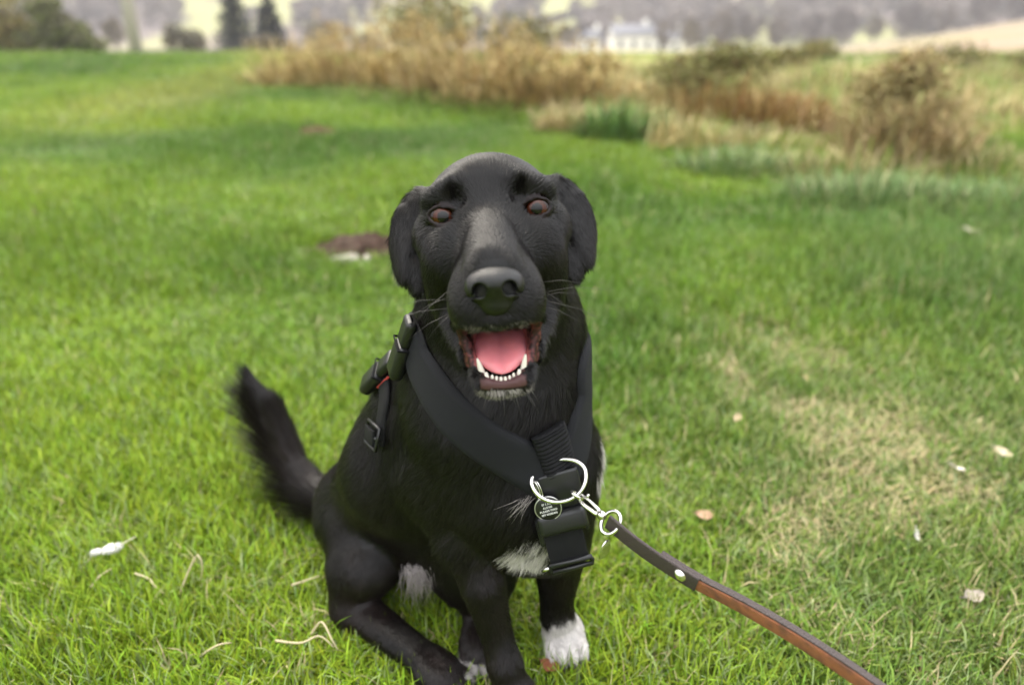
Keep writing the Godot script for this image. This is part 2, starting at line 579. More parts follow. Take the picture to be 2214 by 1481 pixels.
func thicket() -> ArrayMesh:
	var st := SurfaceTool.new()
	st.begin(Mesh.PRIMITIVE_TRIANGLES)
	var olive := Color(0.34, 0.29, 0.13); var brown := Color(0.32, 0.22, 0.11); var pale := Color(0.40, 0.32, 0.16)
	st.append_from(leafy(ball_lobes(Vector3(0, 0.32, 0), Vector3(0.31, 0.25, 0.28), 16, 0.4), 13000, 0.022, [olive, olive, olive * 1.2, brown, brown * 0.7, pale]), 0, Transform3D())
	st.append_from(clump(900, 0.33, 0.3, 0.52, 0.008, [[olive, 0.4], [brown, 0.4], [pale, 0.2]], 0.35, 1.0, 0.2), 0, Transform3D())
	return st.commit()

func ball_lobes(c: Vector3, r: Vector3, n: int, part := 0.5) -> Array:
	var out := []
	for i in n:
		var u := Vector3(rng.randfn(), rng.randfn(), rng.randfn()).normalized() * (1.0 - part)
		out.append([c + u * r, r * part * rng.randf_range(0.75, 1.25)])
	return out

func place(o: Node3D, x: float, z: float, sink := 0.0) -> void:
	o.position = Vector3(x, land(x, z) - sink, z)

# trunk with limbs
func trunk(h: float, r: float, limbs: int, up := 0.55) -> ArrayMesh:
	var st := begin()
	var pts := []; var rad := []
	for i in 7:
		var f := i / 6.0
		pts.append(Vector3(0.06 * h * sin(f * 3.0) * f, h * 0.85 * f - 0.1, 0.04 * h * cos(f * 2.6) * f)); rad.append(r * (1.0 - 0.85 * f))
	tube_into(st, pts, rad, 7)
	for i in limbs:
		var k := 1 + rng.randi() % 5
		var w := rng.randf() * TAU
		var d := Vector3(cos(w), up + rng.randf() * 0.7, sin(w)).normalized()
		var p: Vector3 = pts[k]
		var long := h * rng.randf_range(0.25, 0.42)
		tube_into(st, [p, p + d * long * 0.5, p + d * long + Vector3(0, long * 0.15, 0)], [rad[k] * 0.6, rad[k] * 0.35, 0.01], 5)
	return done(st)

func build_background() -> void:
	var leaf := tinted(0.6, 0.3, 0.35)
	var bark := relief(mat(Color(0.13, 0.10, 0.085), 0.9, 0.3), 0.05, 8.0, 0.8)
	var straw := Color(0.50, 0.39, 0.18)
	var ochre := Color(0.36, 0.25, 0.10)
	var rust := Color(0.23, 0.125, 0.045)
	var dun := Color(0.13, 0.085, 0.035)
	var olive := Color(0.21, 0.20, 0.070)
	var moss := Color(0.13, 0.15, 0.045)
	var fresh := Color(0.16, 0.24, 0.035)
	# the long bank of dead tall grass behind the dog: seven clumps
	var bank := [
		[-2.45, -8.9, 0.55, 0.46, 0.60, "low tan dead grass clump, leftmost of the bank behind the dog"],
		[-1.75, -8.5, 0.55, 0.5, 0.85, "tall tan dead grass clump, second from the left in the bank"],
		[-1.05, -8.0, 0.5, 0.5, 0.90, "tall golden grass clump left of the olive bush in the bank"],
		[-0.55, -7.2, 0.42, 0.42, 0.80, "brown and tan dead grass clump in the middle of the bank"],
		[-0.12, -6.6, 0.42, 0.42, 0.80, "tan grass clump above the dog's head in the bank"],
		[0.30, -6.5, 0.40, 0.4, 0.70, "tan grass clump right of the dog's head in the bank"],
		[0.62, -6.35, 0.32, 0.3, 0.56, "short straw grass clump, rightmost of the bank behind the dog"]]
	for i in bank.size():
		var b: Array = bank[i]
		var pal := [[straw, 0.52], [ochre, 0.26], [rust, 0.06], [dun, 0.08], [olive, 0.08]]
		if i == 3: pal = [[straw, 0.3], [ochre, 0.2], [rust, 0.15], [dun, 0.25], [olive, 0.1]]
		var o := obj("dead_grass_clump", wisp(b[2], b[3], b[4], pal), leaf)
		place(o, b[0], b[1])
		tag(o, b[5], "dead grass", "dead grass clumps of the bank")
	# rough tan grass that joins the bank, the thickets and the pale field
	var rough_buf := PackedFloat32Array()
	for i in 2600:
		var d := rng.randf_range(4.0, 10.5)
		var s := rng.randf_range(0.04, 0.85)
		var x := s * d
		var dens := 0.45 + 1.3 * soft.get_noise_2d(x * 40.0 + 20.0, d * 40.0)
		dens *= step01(0.04, 0.12, s + 0.02 * (d - 5.0))
		if d < 5.0: dens *= step01(3.9, 5.0, d) * step01(0.12, 0.3, s)
		if rng.randf() > dens: continue
		var c := straw.lerp(olive, rng.randf() * 0.7)
		if rng.randf() < 0.25: c = fresh
		push(rough_buf, Basis(Vector3.UP, rng.randf() * TAU).scaled(Vector3(1.0, rng.randf_range(0.5, 1.15), 1.0)), Vector3(x, land(x, -d), -d), c * rng.randf_range(0.75, 1.2))
	var rg := many("rough_grass", tuft(26, 0.11, 0.26, 0.010, 0.5, 1.6, 0.3), leaf, rough_buf)
	tag(rg, "rough tan and green grass joining the bank and the thickets", "grass")
	# low green foot of that bank
	var foot := obj("grass_fringe", clump(1600, 1.9, 0.35, 0.22, 0.009, [[fresh, 0.5], [moss, 0.3], [olive, 0.2]], 0.4, 1.2), leaf)
	foot.rotation.y = -0.85
	place(foot, -0.75, -6.6)
	tag(foot, "fringe of fresh green grass along the foot of the dead grass bank", "grass")
	var t := thing("olive_bush", Vector3(-1.0, land(-1.0, -9.6), -9.6), "rounded olive green bush rising out of the dead grass bank", "bush")
	obj("stem", trunk(0.8, 0.03, 8), bark, t)
	obj("foliage", leafy(ball_lobes(Vector3(0, 0.70, 0), Vector3(0.72, 0.55, 0.6), 12), 7000, 0.04, [olive, olive * 1.15, moss, dun, olive.lerp(straw, 0.3)]), leaf, t)
	t = thing("grey_bush", Vector3(0.15, land(0.15, -11.0), -11.0), "grey-green twiggy bush right of the olive bush in the bank", "bush")
	obj("stem", trunk(0.6, 0.025, 8), bark, t)
	obj("foliage", leafy(ball_lobes(Vector3(0, 0.42, 0), Vector3(0.7, 0.4, 0.5), 9), 3500, 0.05, [olive, dun * 1.3, Color(0.2, 0.17, 0.1), moss]), leaf, t)
	# tussocks on the right
	var o2 := obj("green_tussock", clump(800, 0.27, 0.24, 0.36, 0.012, [[Color(0.10, 0.19, 0.055), 0.5], [Color(0.15, 0.25, 0.055), 0.35], [moss, 0.15]], 0.75, 1.5), leaf)
	place(o2, 0.68, -4.75); tag(o2, "dark green grass tussock just right of the dog's head", "grass tussock")
	var o3 := obj("straw_tussock", clump(700, 0.2, 0.18, 0.30, 0.008, [[Color(0.5, 0.40, 0.22), 0.7], [olive, 0.3]], 0.5, 1.3), leaf)
	place(o3, 0.36, -5.0); tag(o3, "pale straw grass tuft left of the dark green tussock", "grass tussock")
	var dock := thing("olive_thicket", Vector3(1.42, land(1.42, -5.3), -5.3), "olive thicket with rust-brown dead stems beyond the green tussock", "thicket")
	obj("foliage", leafy(ball_lobes(Vector3(0, 0.36, -0.1), Vector3(0.52, 0.24, 0.35), 10), 5000, 0.026, [olive, olive * 1.2, moss, dun]), leaf, dock)
	obj("dead_stems", clump(1600, 0.55, 0.4, 0.46, 0.009, [[rust, 0.4], [ochre, 0.3], [olive, 0.2], [straw, 0.1]], 0.35, 0.9), leaf, dock)
	var o4 := obj("rust_dead_plant", clump(1500, 0.40, 0.30, 0.38, 0.012, [[rust, 0.55], [ochre, 0.3], [straw, 0.15]], 0.5, 1.2), leaf)
	place(o4, 1.72, -5.0); tag(o4, "rust-brown dead plants in front of the olive thicket", "dead plant")
	var o5 := obj("brown_thicket", thicket(), leaf)
	place(o5, 2.03, -3.95); tag(o5, "tall rounded brown-olive thicket, the rightmost large clump", "thicket")
	var rough := [[1.35, -4.35, 0.42, "straw grass patch between the two brown thickets"], [1.62, -3.55, 0.4, "straw grass tuft at the left foot of the rightmost brown thicket"], [2.35, -3.6, 0.45, "straw grass tuft at the right foot of the rightmost brown thicket"], [1.05, -4.6, 0.3, "small straw tuft right of the green tussock"]]
	for q in rough:
		var s := obj("straw_grass_patch", clump(700, q[2], q[2] * 0.7, 0.24, 0.007, [[Color(0.46, 0.38, 0.20), 0.6], [olive, 0.25], [fresh, 0.15]], 0.55, 1.4), leaf)
		place(s, q[0], q[1]); tag(s, q[3], "dead grass", "straw grass patches between the thickets")
	var sedges := [[1.15, -3.7, 0.4, "blue-green sedge tuft in front of the rust-brown dead plants"], [1.5, -3.05, 0.42, "blue-green sedge tuft before the rightmost brown thicket"], [1.95, -2.85, 0.45, "blue-green sedge tuft near the right edge of the meadow"], [2.5, -5.2, 0.5, "bright green grass tuft at the far right edge"], [2.05, -6.6, 0.5, "bright green grass tuft between the two thickets"]]
	for i in sedges.size():
		var q: Array = sedges[i]
		var pal := [[Color(0.13, 0.21, 0.075), 0.55], [Color(0.20, 0.26, 0.10), 0.3], [Color(0.3, 0.28, 0.16), 0.15]]
		if i > 2: pal = [[fresh, 0.7], [Color(0.2, 0.26, 0.05), 0.3]]
		var s := obj("sedge_tuft", clump(1100, q[2], q[2] * 0.6, 0.20 if i < 3 else 0.28, 0.007, pal, 0.6, 1.5), leaf)
		place(s, q[0], q[1]); tag(s, q[3], "sedge", "green tufts on the right of the meadow")
	# low hedges beyond, on the right
	var hedge := [[2.6, -10.5, 0.9, 0.34, "low olive hedge bush beyond the two thickets"], [3.9, -10.8, 0.8, 0.36, "low brown-olive bush, middle one beyond the thickets"], [6.3, -11.2, 1.1, 0.45, "low olive bush by the right edge beyond the thickets"], [7.6, -11.0, 0.7, 0.4, "dark low bush at the far right edge"], [5.6, -14.5, 0.5, 0.4, "small round bush on the ploughed field"]]
	for q in hedge:
		var b := thing("low_bush", Vector3(q[0], land(q[0], q[1]) - 0.02, q[1]), q[4], "bush", "low bushes beyond the thickets")
		obj("stem", trunk(q[3], 0.02, 5), bark, b)
		obj("foliage", leafy(ball_lobes(Vector3(0, q[3] * 0.5, 0), Vector3(q[2], q[3] * 0.55, 0.4), 10), 2600, 0.05, [olive, moss * 1.2, dun, olive.lerp(straw, 0.4)]), leaf, b)
	# hedge, post and conifers on the crest of the lawn
	var hb := [[-15.6, -20.5, 2.6, 1.5, "big olive hedge bush at the left edge of the lawn"], [-12.9, -20.2, 2.0, 1.25, "olive hedge bush in the middle of the left hedge"], [-11.2, -19.8, 1.15, 0.95, "dark rounded bush at the right end of the left hedge"]]
	for i in hb.size():
		var q: Array = hb[i]
		var b := thing("hedge_bush", Vector3(q[0], land(q[0], q[1]) - 0.05, q[1]), q[4], "hedge", "bushes of the left hedge")
		obj("stem", trunk(q[3] * 1.5, 0.07, 8), bark, b)
		var pal := [Color(0.36, 0.31, 0.125), Color(0.42, 0.35, 0.15), Color(0.30, 0.22, 0.10), Color(0.30, 0.28, 0.11)] if i < 2 else [Color(0.16, 0.155, 0.09), Color(0.20, 0.18, 0.11), moss * 1.6]
		var lobes := ball_lobes(Vector3(0, q[3] * 0.85, 0), Vector3(q[2], q[3], 1.0), 16, 0.42)
		if i == 2: lobes = ball_lobes(Vector3(-0.25, 0.95, 0), Vector3(0.7, 0.55, 0.6), 8) + ball_lobes(Vector3(0.0, 0.45, 0), Vector3(1.15, 0.45, 0.7), 8)
		obj("foliage", leafy(lobes, 9000, 0.11, pal), leaf, b)
	var post := thing("wooden_pole", Vector3(-9.05, land(-9.05, -19.0), -19.0), "pale weathered wooden pole standing at the lawn's far edge", "pole")
	var st := begin()
	tube_into(st, [Vector3(0, -0.3, 0), Vector3(0.01, 1.5, 0), Vector3(0.02, 3.4, 0), Vector3(0.02, 5.2, 0)], [0.15, 0.145, 0.135, 0.13], 12)
	obj("shaft", done(st), relief(mat(Color(0.46, 0.41, 0.36), 0.85, 0.3), 0.06, 6.0, 1.0), post)
	obj("crossarm", round_box(Vector3(0.7, 0.06, 0.06), 0.01), mat(Color(0.24, 0.2, 0.17), 0.85), post).position = Vector3(0.02, 4.9, 0.15)
	for i in 2:
		var h: float = [3.7, 3.1][i]
		var x: float = [-13.2, -11.55][i]
		var c := thing("dark_conifer", Vector3(x, land(x, -38.0) - 0.4, -38.0), ["taller of the two dark blue conifers beyond the lawn", "shorter right-hand dark blue conifer beyond the lawn"][i], "conifer", "two dark conifers beyond the lawn")
		obj("trunk", trunk(h, 0.09, 6), bark, c)
		var lobes := []
		for k in 12:
			var f := k / 11.0
			lobes.append([Vector3(0.05 * sin(k * 2.2), h * (0.12 + 0.84 * f), 0.05 * cos(k * 1.7)), Vector3(1.3 * (1.0 - 0.88 * f) * (h / 3.4), h * 0.085, 0.9 * (1.0 - 0.9 * f) * (h / 3.4))])
		obj("crown", leafy(lobes, 7000, 0.13, [Color(0.022, 0.028, 0.034), Color(0.03, 0.036, 0.036), Color(0.02, 0.03, 0.024)], -1.0), leaf, c)
	# shrubs just past the crest
	var sb := [[-9.9, -24.0, 0.7, 0.9, "dull brown shrub behind the wooden pole"], [-7.8, -24.5, 0.55, 0.55, "small dark shrub right of the wooden pole"], [-8.3, -34.0, 1.1, 1.2, "grey shrub right of the two conifers"], [-6.4, -36.0, 0.8, 0.9, "small grey-brown shrub nearest the dead grass bank"]]
	for q in sb:
		var b := thing("shrub", Vector3(q[0], land(q[0], q[1]) - 0.05, q[1]), q[4], "shrub", "shrubs past the crest of the lawn")
		obj("stem", trunk(q[3], 0.04, 6), bark, b)
		obj("foliage", leafy(ball_lobes(Vector3(0, q[3] * 0.6, 0), Vector3(q[2], q[3] * 0.7, q[2]), 9), 2500, 0.09, [Color(0.14, 0.12, 0.10), Color(0.10, 0.10, 0.08), Color(0.18, 0.15, 0.11)]), leaf, b)
	build_far(leaf, bark)

func build_far(leaf: Material, bark: Material) -> void:
	# white farm in the valley
	var white := mat(Color(0.80, 0.79, 0.77), 0.8, 0.3)
	var slate := mat(Color(0.17, 0.17, 0.19), 0.7, 0.4)
	var glass := mat(Color(0.03, 0.035, 0.045), 0.1, 0.6)
	var farms := [[17.6, -118.0, 6.0, 4.5, 2.4, 1.5, 0.12, "long white farmhouse with slate roof in the valley"], [10.9, -112.0, 2.8, 3.0, 2.0, 1.1, -0.1, "small white cottage left of the white farmhouse"], [23.4, -121.0, 4.5, 3.5, 1.9, 1.2, 0.1, "low white outbuilding right of the white farmhouse"]]
	for q in farms:
		var h := thing("white_house", Vector3(q[0], land(q[0], q[1]) - 0.2, q[1]), q[7], "house", "white farm buildings in the valley")
		h.rotation.y = q[6]
		obj("wall", round_box(Vector3(q[2] / 2, q[4] / 2 + 0.1, q[3] / 2), 0.02, 1), white, h).position = Vector3(0, q[4] / 2, 0)
		var x: float = q[2] / 2 + 0.25; var z: float = q[3] / 2 + 0.3; var y: float = q[4] + 0.05; var t: float = q[5]
		var rs := begin()
		sheet_into(rs, [[Vector3(-x, y, z), Vector3(x, y, z)], [Vector3(-x, y + t, 0), Vector3(x, y + t, 0)], [Vector3(-x, y, -z), Vector3(x, y, -z)], [Vector3(-x, y - 0.06, -z), Vector3(x, y - 0.06, -z)], [Vector3(-x, y - 0.06, z), Vector3(x, y - 0.06, z)]], false, true)
		rs.generate_normals()
		var roof := obj("roof", rs.commit(), slate, h)
		for e in [-1.0, 1.0]:
			var gs := begin()
			var gx: float = e * (q[2] / 2 - 0.03)
			for v in [Vector3(gx, q[4], q[3] / 2), Vector3(gx, q[4] + t * 0.93, 0), Vector3(gx, q[4], -q[3] / 2)]: gs.add_vertex(v)
			gs.generate_normals()
			obj("gable", gs.commit(), white, h)
		obj("chimney", round_box(Vector3(0.3, 0.6, 0.3), 0.02, 1), white, roof).position = Vector3(q[2] * 0.36, y + t + 0.1, 0)
		var n := int(q[2] / 1.8)
		for i in n:
			var wx: float = -q[2] / 2 + q[2] * (i + 0.5) / n
			var w := obj("window", round_box(Vector3(0.36, 0.45, 0.05), 0.01, 1), glass, h)
			w.position = Vector3(wx, q[4] * 0.55, q[3] / 2 + 0.02)
			obj("sill", round_box(Vector3(0.42, 0.04, 0.09), 0.01, 1), white, w).position = Vector3(0, -0.5, 0.03)
	# the lane up the right-hand slope
	var rows := []
	for i in 40:
		var f := i / 39.0
		var d := 92.0 + 14.0 * sin(f * 2.0)
		var s := 0.36 + 0.52 * f
		var a := Vector3(s * d, 0, -d); a.y = land(a.x, a.z) + 0.12
		var b := Vector3(s * (d + 3.2), 0, -d - 3.2); b.y = land(b.x, b.z) + 0.14
		rows.append([a, b])
	var lane := obj("lane", sheet(rows), mat(Color(0.5, 0.47, 0.45), 0.9, 0.2))
	lane.set_meta("kind", "structure")
	# bare trees: three kinds, placed along the valley and the lane
	var kinds := []
	for i in 3:
		var h: float = [7.0, 9.0, 6.0][i]
		var pal: Array = [[Color(0.17, 0.135, 0.115), Color(0.13, 0.11, 0.10), Color(0.21, 0.17, 0.12)], [Color(0.125, 0.105, 0.10), Color(0.10, 0.09, 0.09), Color(0.15, 0.12, 0.105)], [Color(0.20, 0.155, 0.10), Color(0.16, 0.135, 0.08), Color(0.14, 0.115, 0.09)]][i]
		kinds.append([trunk(h, h * 0.03, 14), leafy(ball_lobes(Vector3(0, h * 0.58, 0), Vector3(h * 0.36, h * 0.4, h * 0.36), 18, 0.36), 4200, 0.30, pal), h])
	# [x over distance, distance, kind, size, label]
	var spots := [
		[0.068, 108, 2, 0.62, "round grey-brown tree left of the small white cottage"], [0.082, 112, 1, 0.5, "dark bare tree just left of the small white cottage"], [0.045, 116, 0, 0.45, "small bare tree standing in the pale hillside field"],
		[0.195, 104, 0, 0.62, "bare tree just right of the white farmhouse"], [0.225, 100, 2, 0.7, "tawny bare tree, second to the right of the farmhouse"], [0.262, 104, 0, 0.78, "broad grey tree, third to the right of the farmhouse"],
		[0.300, 102, 1, 0.6, "dark grey tree, fourth to the right of the farmhouse"], [0.335, 108, 0, 0.7, "grey tree where the lane starts to climb"], [0.375, 112, 1, 0.62, "dark tree, lowest of the row above the lane"],
		[0.415, 114, 1, 0.72, "dark tree, second up the lane's row"], [0.455, 116, 2, 0.7, "olive-brown tree, third up the lane's row"], [0.495, 118, 1, 0.7, "dark tree, fourth up the lane's row"],
		[0.54, 120, 0, 0.7, "grey tree, fifth up the lane's row"], [0.585, 122, 1, 0.75, "dark tree, sixth up the lane's row"], [0.63, 124, 1, 0.75, "dark tree near the top of the lane"], [0.68, 126, 0, 0.7, "grey tree, topmost of the lane's row"],
		[-0.50, 70, 2, 0.5, "bare tree beyond the left hedge"], [-0.56, 74, 0, 0.55, "grey bare tree behind the left hedge bush"], [-0.205, 120, 1, 0.5, "dark bare tree on the slope above the dead grass bank"], [-0.17, 150, 0, 0.5, "small bare tree on the slope between pale fields"]]
	for i in spots.size():
		var q: Array = spots[i]
		var x: float = q[0] * q[1]; var z: float = -q[1]
		var tr := thing("bare_tree", Vector3(x, land(x, z) - 0.1, z), q[4], "tree", "bare trees of the valley")
		tr.rotation.y = i * 1.7
		tr.scale = Vector3.ONE * q[3]
		obj("trunk", kinds[q[2]][0], bark, tr)
		obj("crown", kinds[q[2]][1], leaf, tr)
	# woods on the far slope, one mass
	var buf := PackedFloat32Array()
	for i in 2600:
		var d := rng.randf_range(138.0, 420.0)
		var s := rng.randf_range(-0.95, 0.95)
		var x := s * d; var z := -d
		var q := soft.get_noise_2d(x * 1.6 + 90.0, z * 0.7 - 40.0)
		if q < 0.04 and not (s > 0.17 and d < 190.0): continue
		if d < 165.0 and s < 0.1: continue
		var v := rng.randf_range(0.7, 1.25)
		push(buf, Basis(Vector3.UP, rng.randf() * TAU).scaled(Vector3.ONE * rng.randf_range(0.7, 1.2)), Vector3(x, land(x, z) - 0.4, z), Color(v, v, v))
	var wood := many("woodland", leafy(ball_lobes(Vector3(0, 4.0, 0), Vector3(3.2, 3.6, 3.2), 12, 0.4), 900, 0.7, [Color(0.25, 0.21, 0.20), Color(0.20, 0.175, 0.17), Color(0.29, 0.245, 0.20)]), leaf, buf)
	tag(wood, "grey-brown bare woodland over the far hillside", "woodland")
	# hedgerow across the pale slope
	var hb := PackedFloat32Array()
	for i in 420:
		var f := i / 420.0
		var d := 150.0 + 40.0 * f
		var x := lerpf(-0.08, 0.13, f) * d
		push(hb, Basis(Vector3.UP, rng.randf() * TAU).scaled(Vector3(0.16, 0.2, 0.16) * rng.randf_range(0.7, 1.3)), Vector3(x, land(x, -d) - 0.1, -d), Color(0.8, 0.8, 0.85))
	var hr := many("hedgerow", leafy(ball_lobes(Vector3(0, 4.0, 0), Vector3(3.2, 3.6, 3.2), 8, 0.4), 300, 0.9, [Color(0.17, 0.14, 0.13), Color(0.13, 0.11, 0.105)]), leaf, hb)
	tag(hr, "dark hedgerow line crossing the pale far fields", "hedgerow")


# ---------------------------------------------------------------- the dog
var tail := []                    # joints of the tail
var cavity := -1

func hp(x: float, y: float, z: float) -> Vector3:
	return head_at * Vector3(x, y, z)

func hcap(p: Vector3, q: Vector3, r0: float, r1: float, k: float, c := false) -> void:
	field.cap(head_at * p, head_at * q, r0 * 0.01, r1 * 0.01, k * 0.01, c)

func hell(p: Vector3, r: Vector3, turn: Basis, k: float, c := false) -> void:
	field.ell(head_at * p, r * 0.01, head_at.basis.orthonormalized() * turn, k * 0.01, c)

func eul(x: float, y: float, z: float) -> Basis:
	return Basis.from_euler(Vector3(deg_to_rad(x), deg_to_rad(y), deg_to_rad(z)))

func paw(c: Vector3, f: Vector3, r: float) -> void:
	f = f.normalized()
	var s := Vector3.UP.cross(f).normalized()
	var b := Basis(s, Vector3.UP, f)
	field.ell(c - f * r * 0.3, Vector3(r * 0.95, r * 0.82, r * 1.15), b, 0.012)
	for i in 4:
		var w := (i - 1.5)
		var out: float = 1.0 - 0.14 * absf(w) * absf(w)
		field.ell(c + s * w * r * 0.47 + f * r * (0.62 * out) - Vector3(0, r * 0.18, 0), Vector3(r * 0.26, r * 0.46, r * 0.66), b * Basis(Vector3.RIGHT, 0.25), 0.0022)

func build_field() -> void:
	field = Field.new()
	var f := field
	# trunk
	var n0 := hp(0, -3.5, -8.5)
	var n1 := Vector3(-0.0142, 0.3941, -0.7121)
	var n2 := Vector3(-0.0174, 0.3177, -0.6948)
	var c1 := Vector3(-0.0010, 0.2391, -0.6711)
	var c2 := Vector3(0.0208, 0.1852, -0.6527)
	var w0 := Vector3(-0.0833, 0.2764, -0.7640)
	var r1 := Vector3(-0.0986, 0.1940, -0.7714)
	var r2 := Vector3(-0.1820, 0.0922, -0.8248)
	f.cap(n0, n1, 0.066, 0.078, 0.05)
	f.cap(n1, n2, 0.079, 0.086, 0.04)
	f.cap(n2, c1, 0.085, 0.074, 0.04)
	f.cap(c1, c2, 0.072, 0.042, 0.03)
	f.cap(w0, n1, 0.070, 0.060, 0.04)
	f.cap(w0, r1, 0.072, 0.091, 0.04)
	f.cap(c1, r1, 0.070, 0.091, 0.035)
	f.cap(r1, r2, 0.091, 0.076, 0.04)
	# belly line
	f.cap(c2, Vector3(-0.0996, 0.1169, -0.7483), 0.038, 0.052, 0.025)
	# fore leg on the dog's right
	f.cap(Vector3(-0.0794, 0.2744, -0.7194), Vector3(-0.0622, 0.2473, -0.6856), 0.050, 0.056, 0.03)
	f.cap(Vector3(-0.0622, 0.2473, -0.6856), Vector3(-0.0440, 0.1980, -0.6365), 0.054, 0.036, 0.012)
	f.cap(Vector3(-0.0440, 0.1980, -0.6365), Vector3(-0.0318, 0.1554, -0.6101), 0.036, 0.0225, 0.006)
	f.cap(Vector3(-0.0318, 0.1554, -0.6101), Vector3(-0.0164, 0.0924, -0.5954), 0.0225, 0.0165, 0.004)
	f.cap(Vector3(-0.0164, 0.0924, -0.5954), Vector3(-0.0085, 0.0673, -0.5844), 0.0165, 0.0180, 0.004)
	f.cap(Vector3(-0.0085, 0.0673, -0.5844), Vector3(0.001, 0.036, -0.574), 0.0180, 0.0168, 0.004)
	paw(Vector3(0.004, 0.026, -0.560), Vector3(0.12, 0, 1), 0.029)
	# fore leg on the dog's left
	f.cap(Vector3(0.0418, 0.2621, -0.6812), Vector3(0.0538, 0.1620, -0.6698), 0.052, 0.034, 0.03)
	f.cap(Vector3(0.0538, 0.1620, -0.6698), Vector3(0.0525, 0.0757, -0.6646), 0.034, 0.0185, 0.006)
	f.cap(Vector3(0.0525, 0.0757, -0.6646), Vector3(0.0539, 0.0571, -0.6618), 0.0185, 0.0195, 0.004)
	f.cap(Vector3(0.0539, 0.0571, -0.6618), Vector3(0.060, 0.036, -0.668), 0.0195, 0.018, 0.004)
	paw(Vector3(0.0625, 0.026, -0.655), Vector3(0.1, 0, 1), 0.0265)
	# hind leg on the dog's right, folded
	f.cap(Vector3(-0.1996, 0.0922, -0.8248), Vector3(-0.1920, 0.0924, -0.7703), 0.050, 0.046, 0.04)
	f.cap(Vector3(-0.1920, 0.0924, -0.7703), Vector3(-0.1778, 0.0821, -0.7166), 0.043, 0.033, 0.02)
	f.cap(Vector3(-0.1778, 0.0821, -0.7166), Vector3(-0.196, 0.070, -0.725), 0.033, 0.032, 0.02)
	f.cap(Vector3(-0.196, 0.070, -0.725), Vector3(-0.198, 0.028, -0.705), 0.032, 0.030, 0.012)
	f.cap(Vector3(-0.190, 0.028, -0.700), Vector3(-0.098, 0.027, -0.622), 0.024, 0.0180, 0.008)
	paw(Vector3(-0.078, 0.025, -0.602), Vector3(0.78, 0, 0.70), 0.027)
	# hind leg on the dog's left, mostly hidden
	f.cap(Vector3(-0.0907, 0.0789, -0.7971), Vector3(-0.0436, 0.0829, -0.7115), 0.055, 0.046, 0.05)
	f.cap(Vector3(-0.0436, 0.0829, -0.7115), Vector3(-0.035, 0.045, -0.720), 0.042, 0.026, 0.03)
	f.cap(Vector3(-0.035, 0.04, -0.720), Vector3(-0.036, 0.028, -0.660), 0.025, 0.02, 0.02)
	paw(Vector3(-0.036, 0.026, -0.640), Vector3(0.0, 0, 1), 0.027)
	# tail
	tail = [Vector3(-0.2394, 0.0618, -0.8661), Vector3(-0.2862, 0.0544, -0.9066), Vector3(-0.3294, 0.0689, -0.9457), Vector3(-0.3565, 0.1075, -0.9737), Vector3(-0.3729, 0.1466, -0.9909), Vector3(-0.3978, 0.1779, -1.0047), Vector3(-0.4134, 0.2104, -1.0191)]
	var tr := [0.030, 0.023, 0.021, 0.023, 0.021, 0.011, 0.002]
	for i in 6: f.cap(tail[i], tail[i + 1], tr[i], tr[i + 1], 0.02 if i == 0 else 0.003)
	# ---- head, in centimetres of its own axes
	var I := Basis()
	hell(Vector3(0, 0.2, -5.9), Vector3(6.35, 6.0, 6.2), I, 2.0)                       # skull
	hell(Vector3(0, 0.8, -2.7), Vector3(4.0, 3.9, 3.0), I, 2.0)                       # forehead
	hcap(Vector3(0, -7.5, -6.5), Vector3(0, -3.0, -6.5), 5.0, 5.2, 2.5)               # throat
	for s in [-1.0, 1.0]:
		hell(Vector3(s * 3.85, -4.7, -5.2), Vector3(2.3, 4.1, 3.9), eul(0, s * 20, 0), 2.0)   # cheek
		hell(Vector3(s * 3.65, 1.85, -1.65), Vector3(2.1, 1.15, 1.7), eul(0, s * 15, s * -12), 1.4)   # brow
		hell(Vector3(s * 3.5, -3.1, -1.6), Vector3(2.2, 2.7, 2.6), I, 1.8)            # under the eye
		hell(Vector3(s * 5.4, -0.8, -4.0), Vector3(1.5, 1.5, 3.0), eul(0, s * -20, 0), 1.6)  # temple arch
	hcap(Vector3(0, -0.6, -1.0), Vector3(0, -5.6, 5.6), 1.9, 2.0, 1.5)               # bridge
	hcap(Vector3(0, -4.2, -0.5), Vector3(0, -7.3, 5.0), 2.9, 2.4, 1.6)                # muzzle
	for s in [-1.0, 1.0]:
		hell(Vector3(s * 1.65, -8.15, 4.7), Vector3(1.85, 2.25, 2.45), eul(14, s * -10, s * 8), 1.2)   # lip pad
		hell(Vector3(s * 2.3, -7.5, 1.7), Vector3(1.6, 2.9, 3.2), eul(10, s * 6, s * 6), 1.4)        # flew
	hell(Vector3(0, -8.8, 6.0), Vector3(1.6, 1.35, 1.0), I, 0.8)                      # below the nose
	# lower jaw
	for s in [-1.0, 1.0]:
		hcap(Vector3(s * 3.6, -8.2, -4.5), Vector3(s * 2.35, -12.2, 0.8), 1.7, 1.05, 1.2)
		hcap(Vector3(s * 2.35, -12.2, 0.8), Vector3(s * 1.5, -14.35, 3.3), 1.05, 0.85, 0.8)
	hcap(Vector3(0, -11.2, -4.0), Vector3(0, -14.5, 2.2), 2.8, 1.25, 1.5)
	hell(Vector3(0, -14.75, 3.55), Vector3(2.05, 0.95, 1.15), I, 0.8)
	cavity = f.typ.size()
	hell(Vector3(0, -11.55, 2.7), Vector3(2.45, 1.95, 5.6), eul(27, 0, 0), 0.5, true)   # mouth
	hell(Vector3(0, -10.7, 3.2), Vector3(3.0, 1.0, 3.2), eul(15, 0, 0), 0.5, true)
	hell(Vector3(0, -13.55, 3.0), Vector3(1.55, 0.75, 1.6), eul(25, 0, 0), 0.4, true)   # floor of the mouth
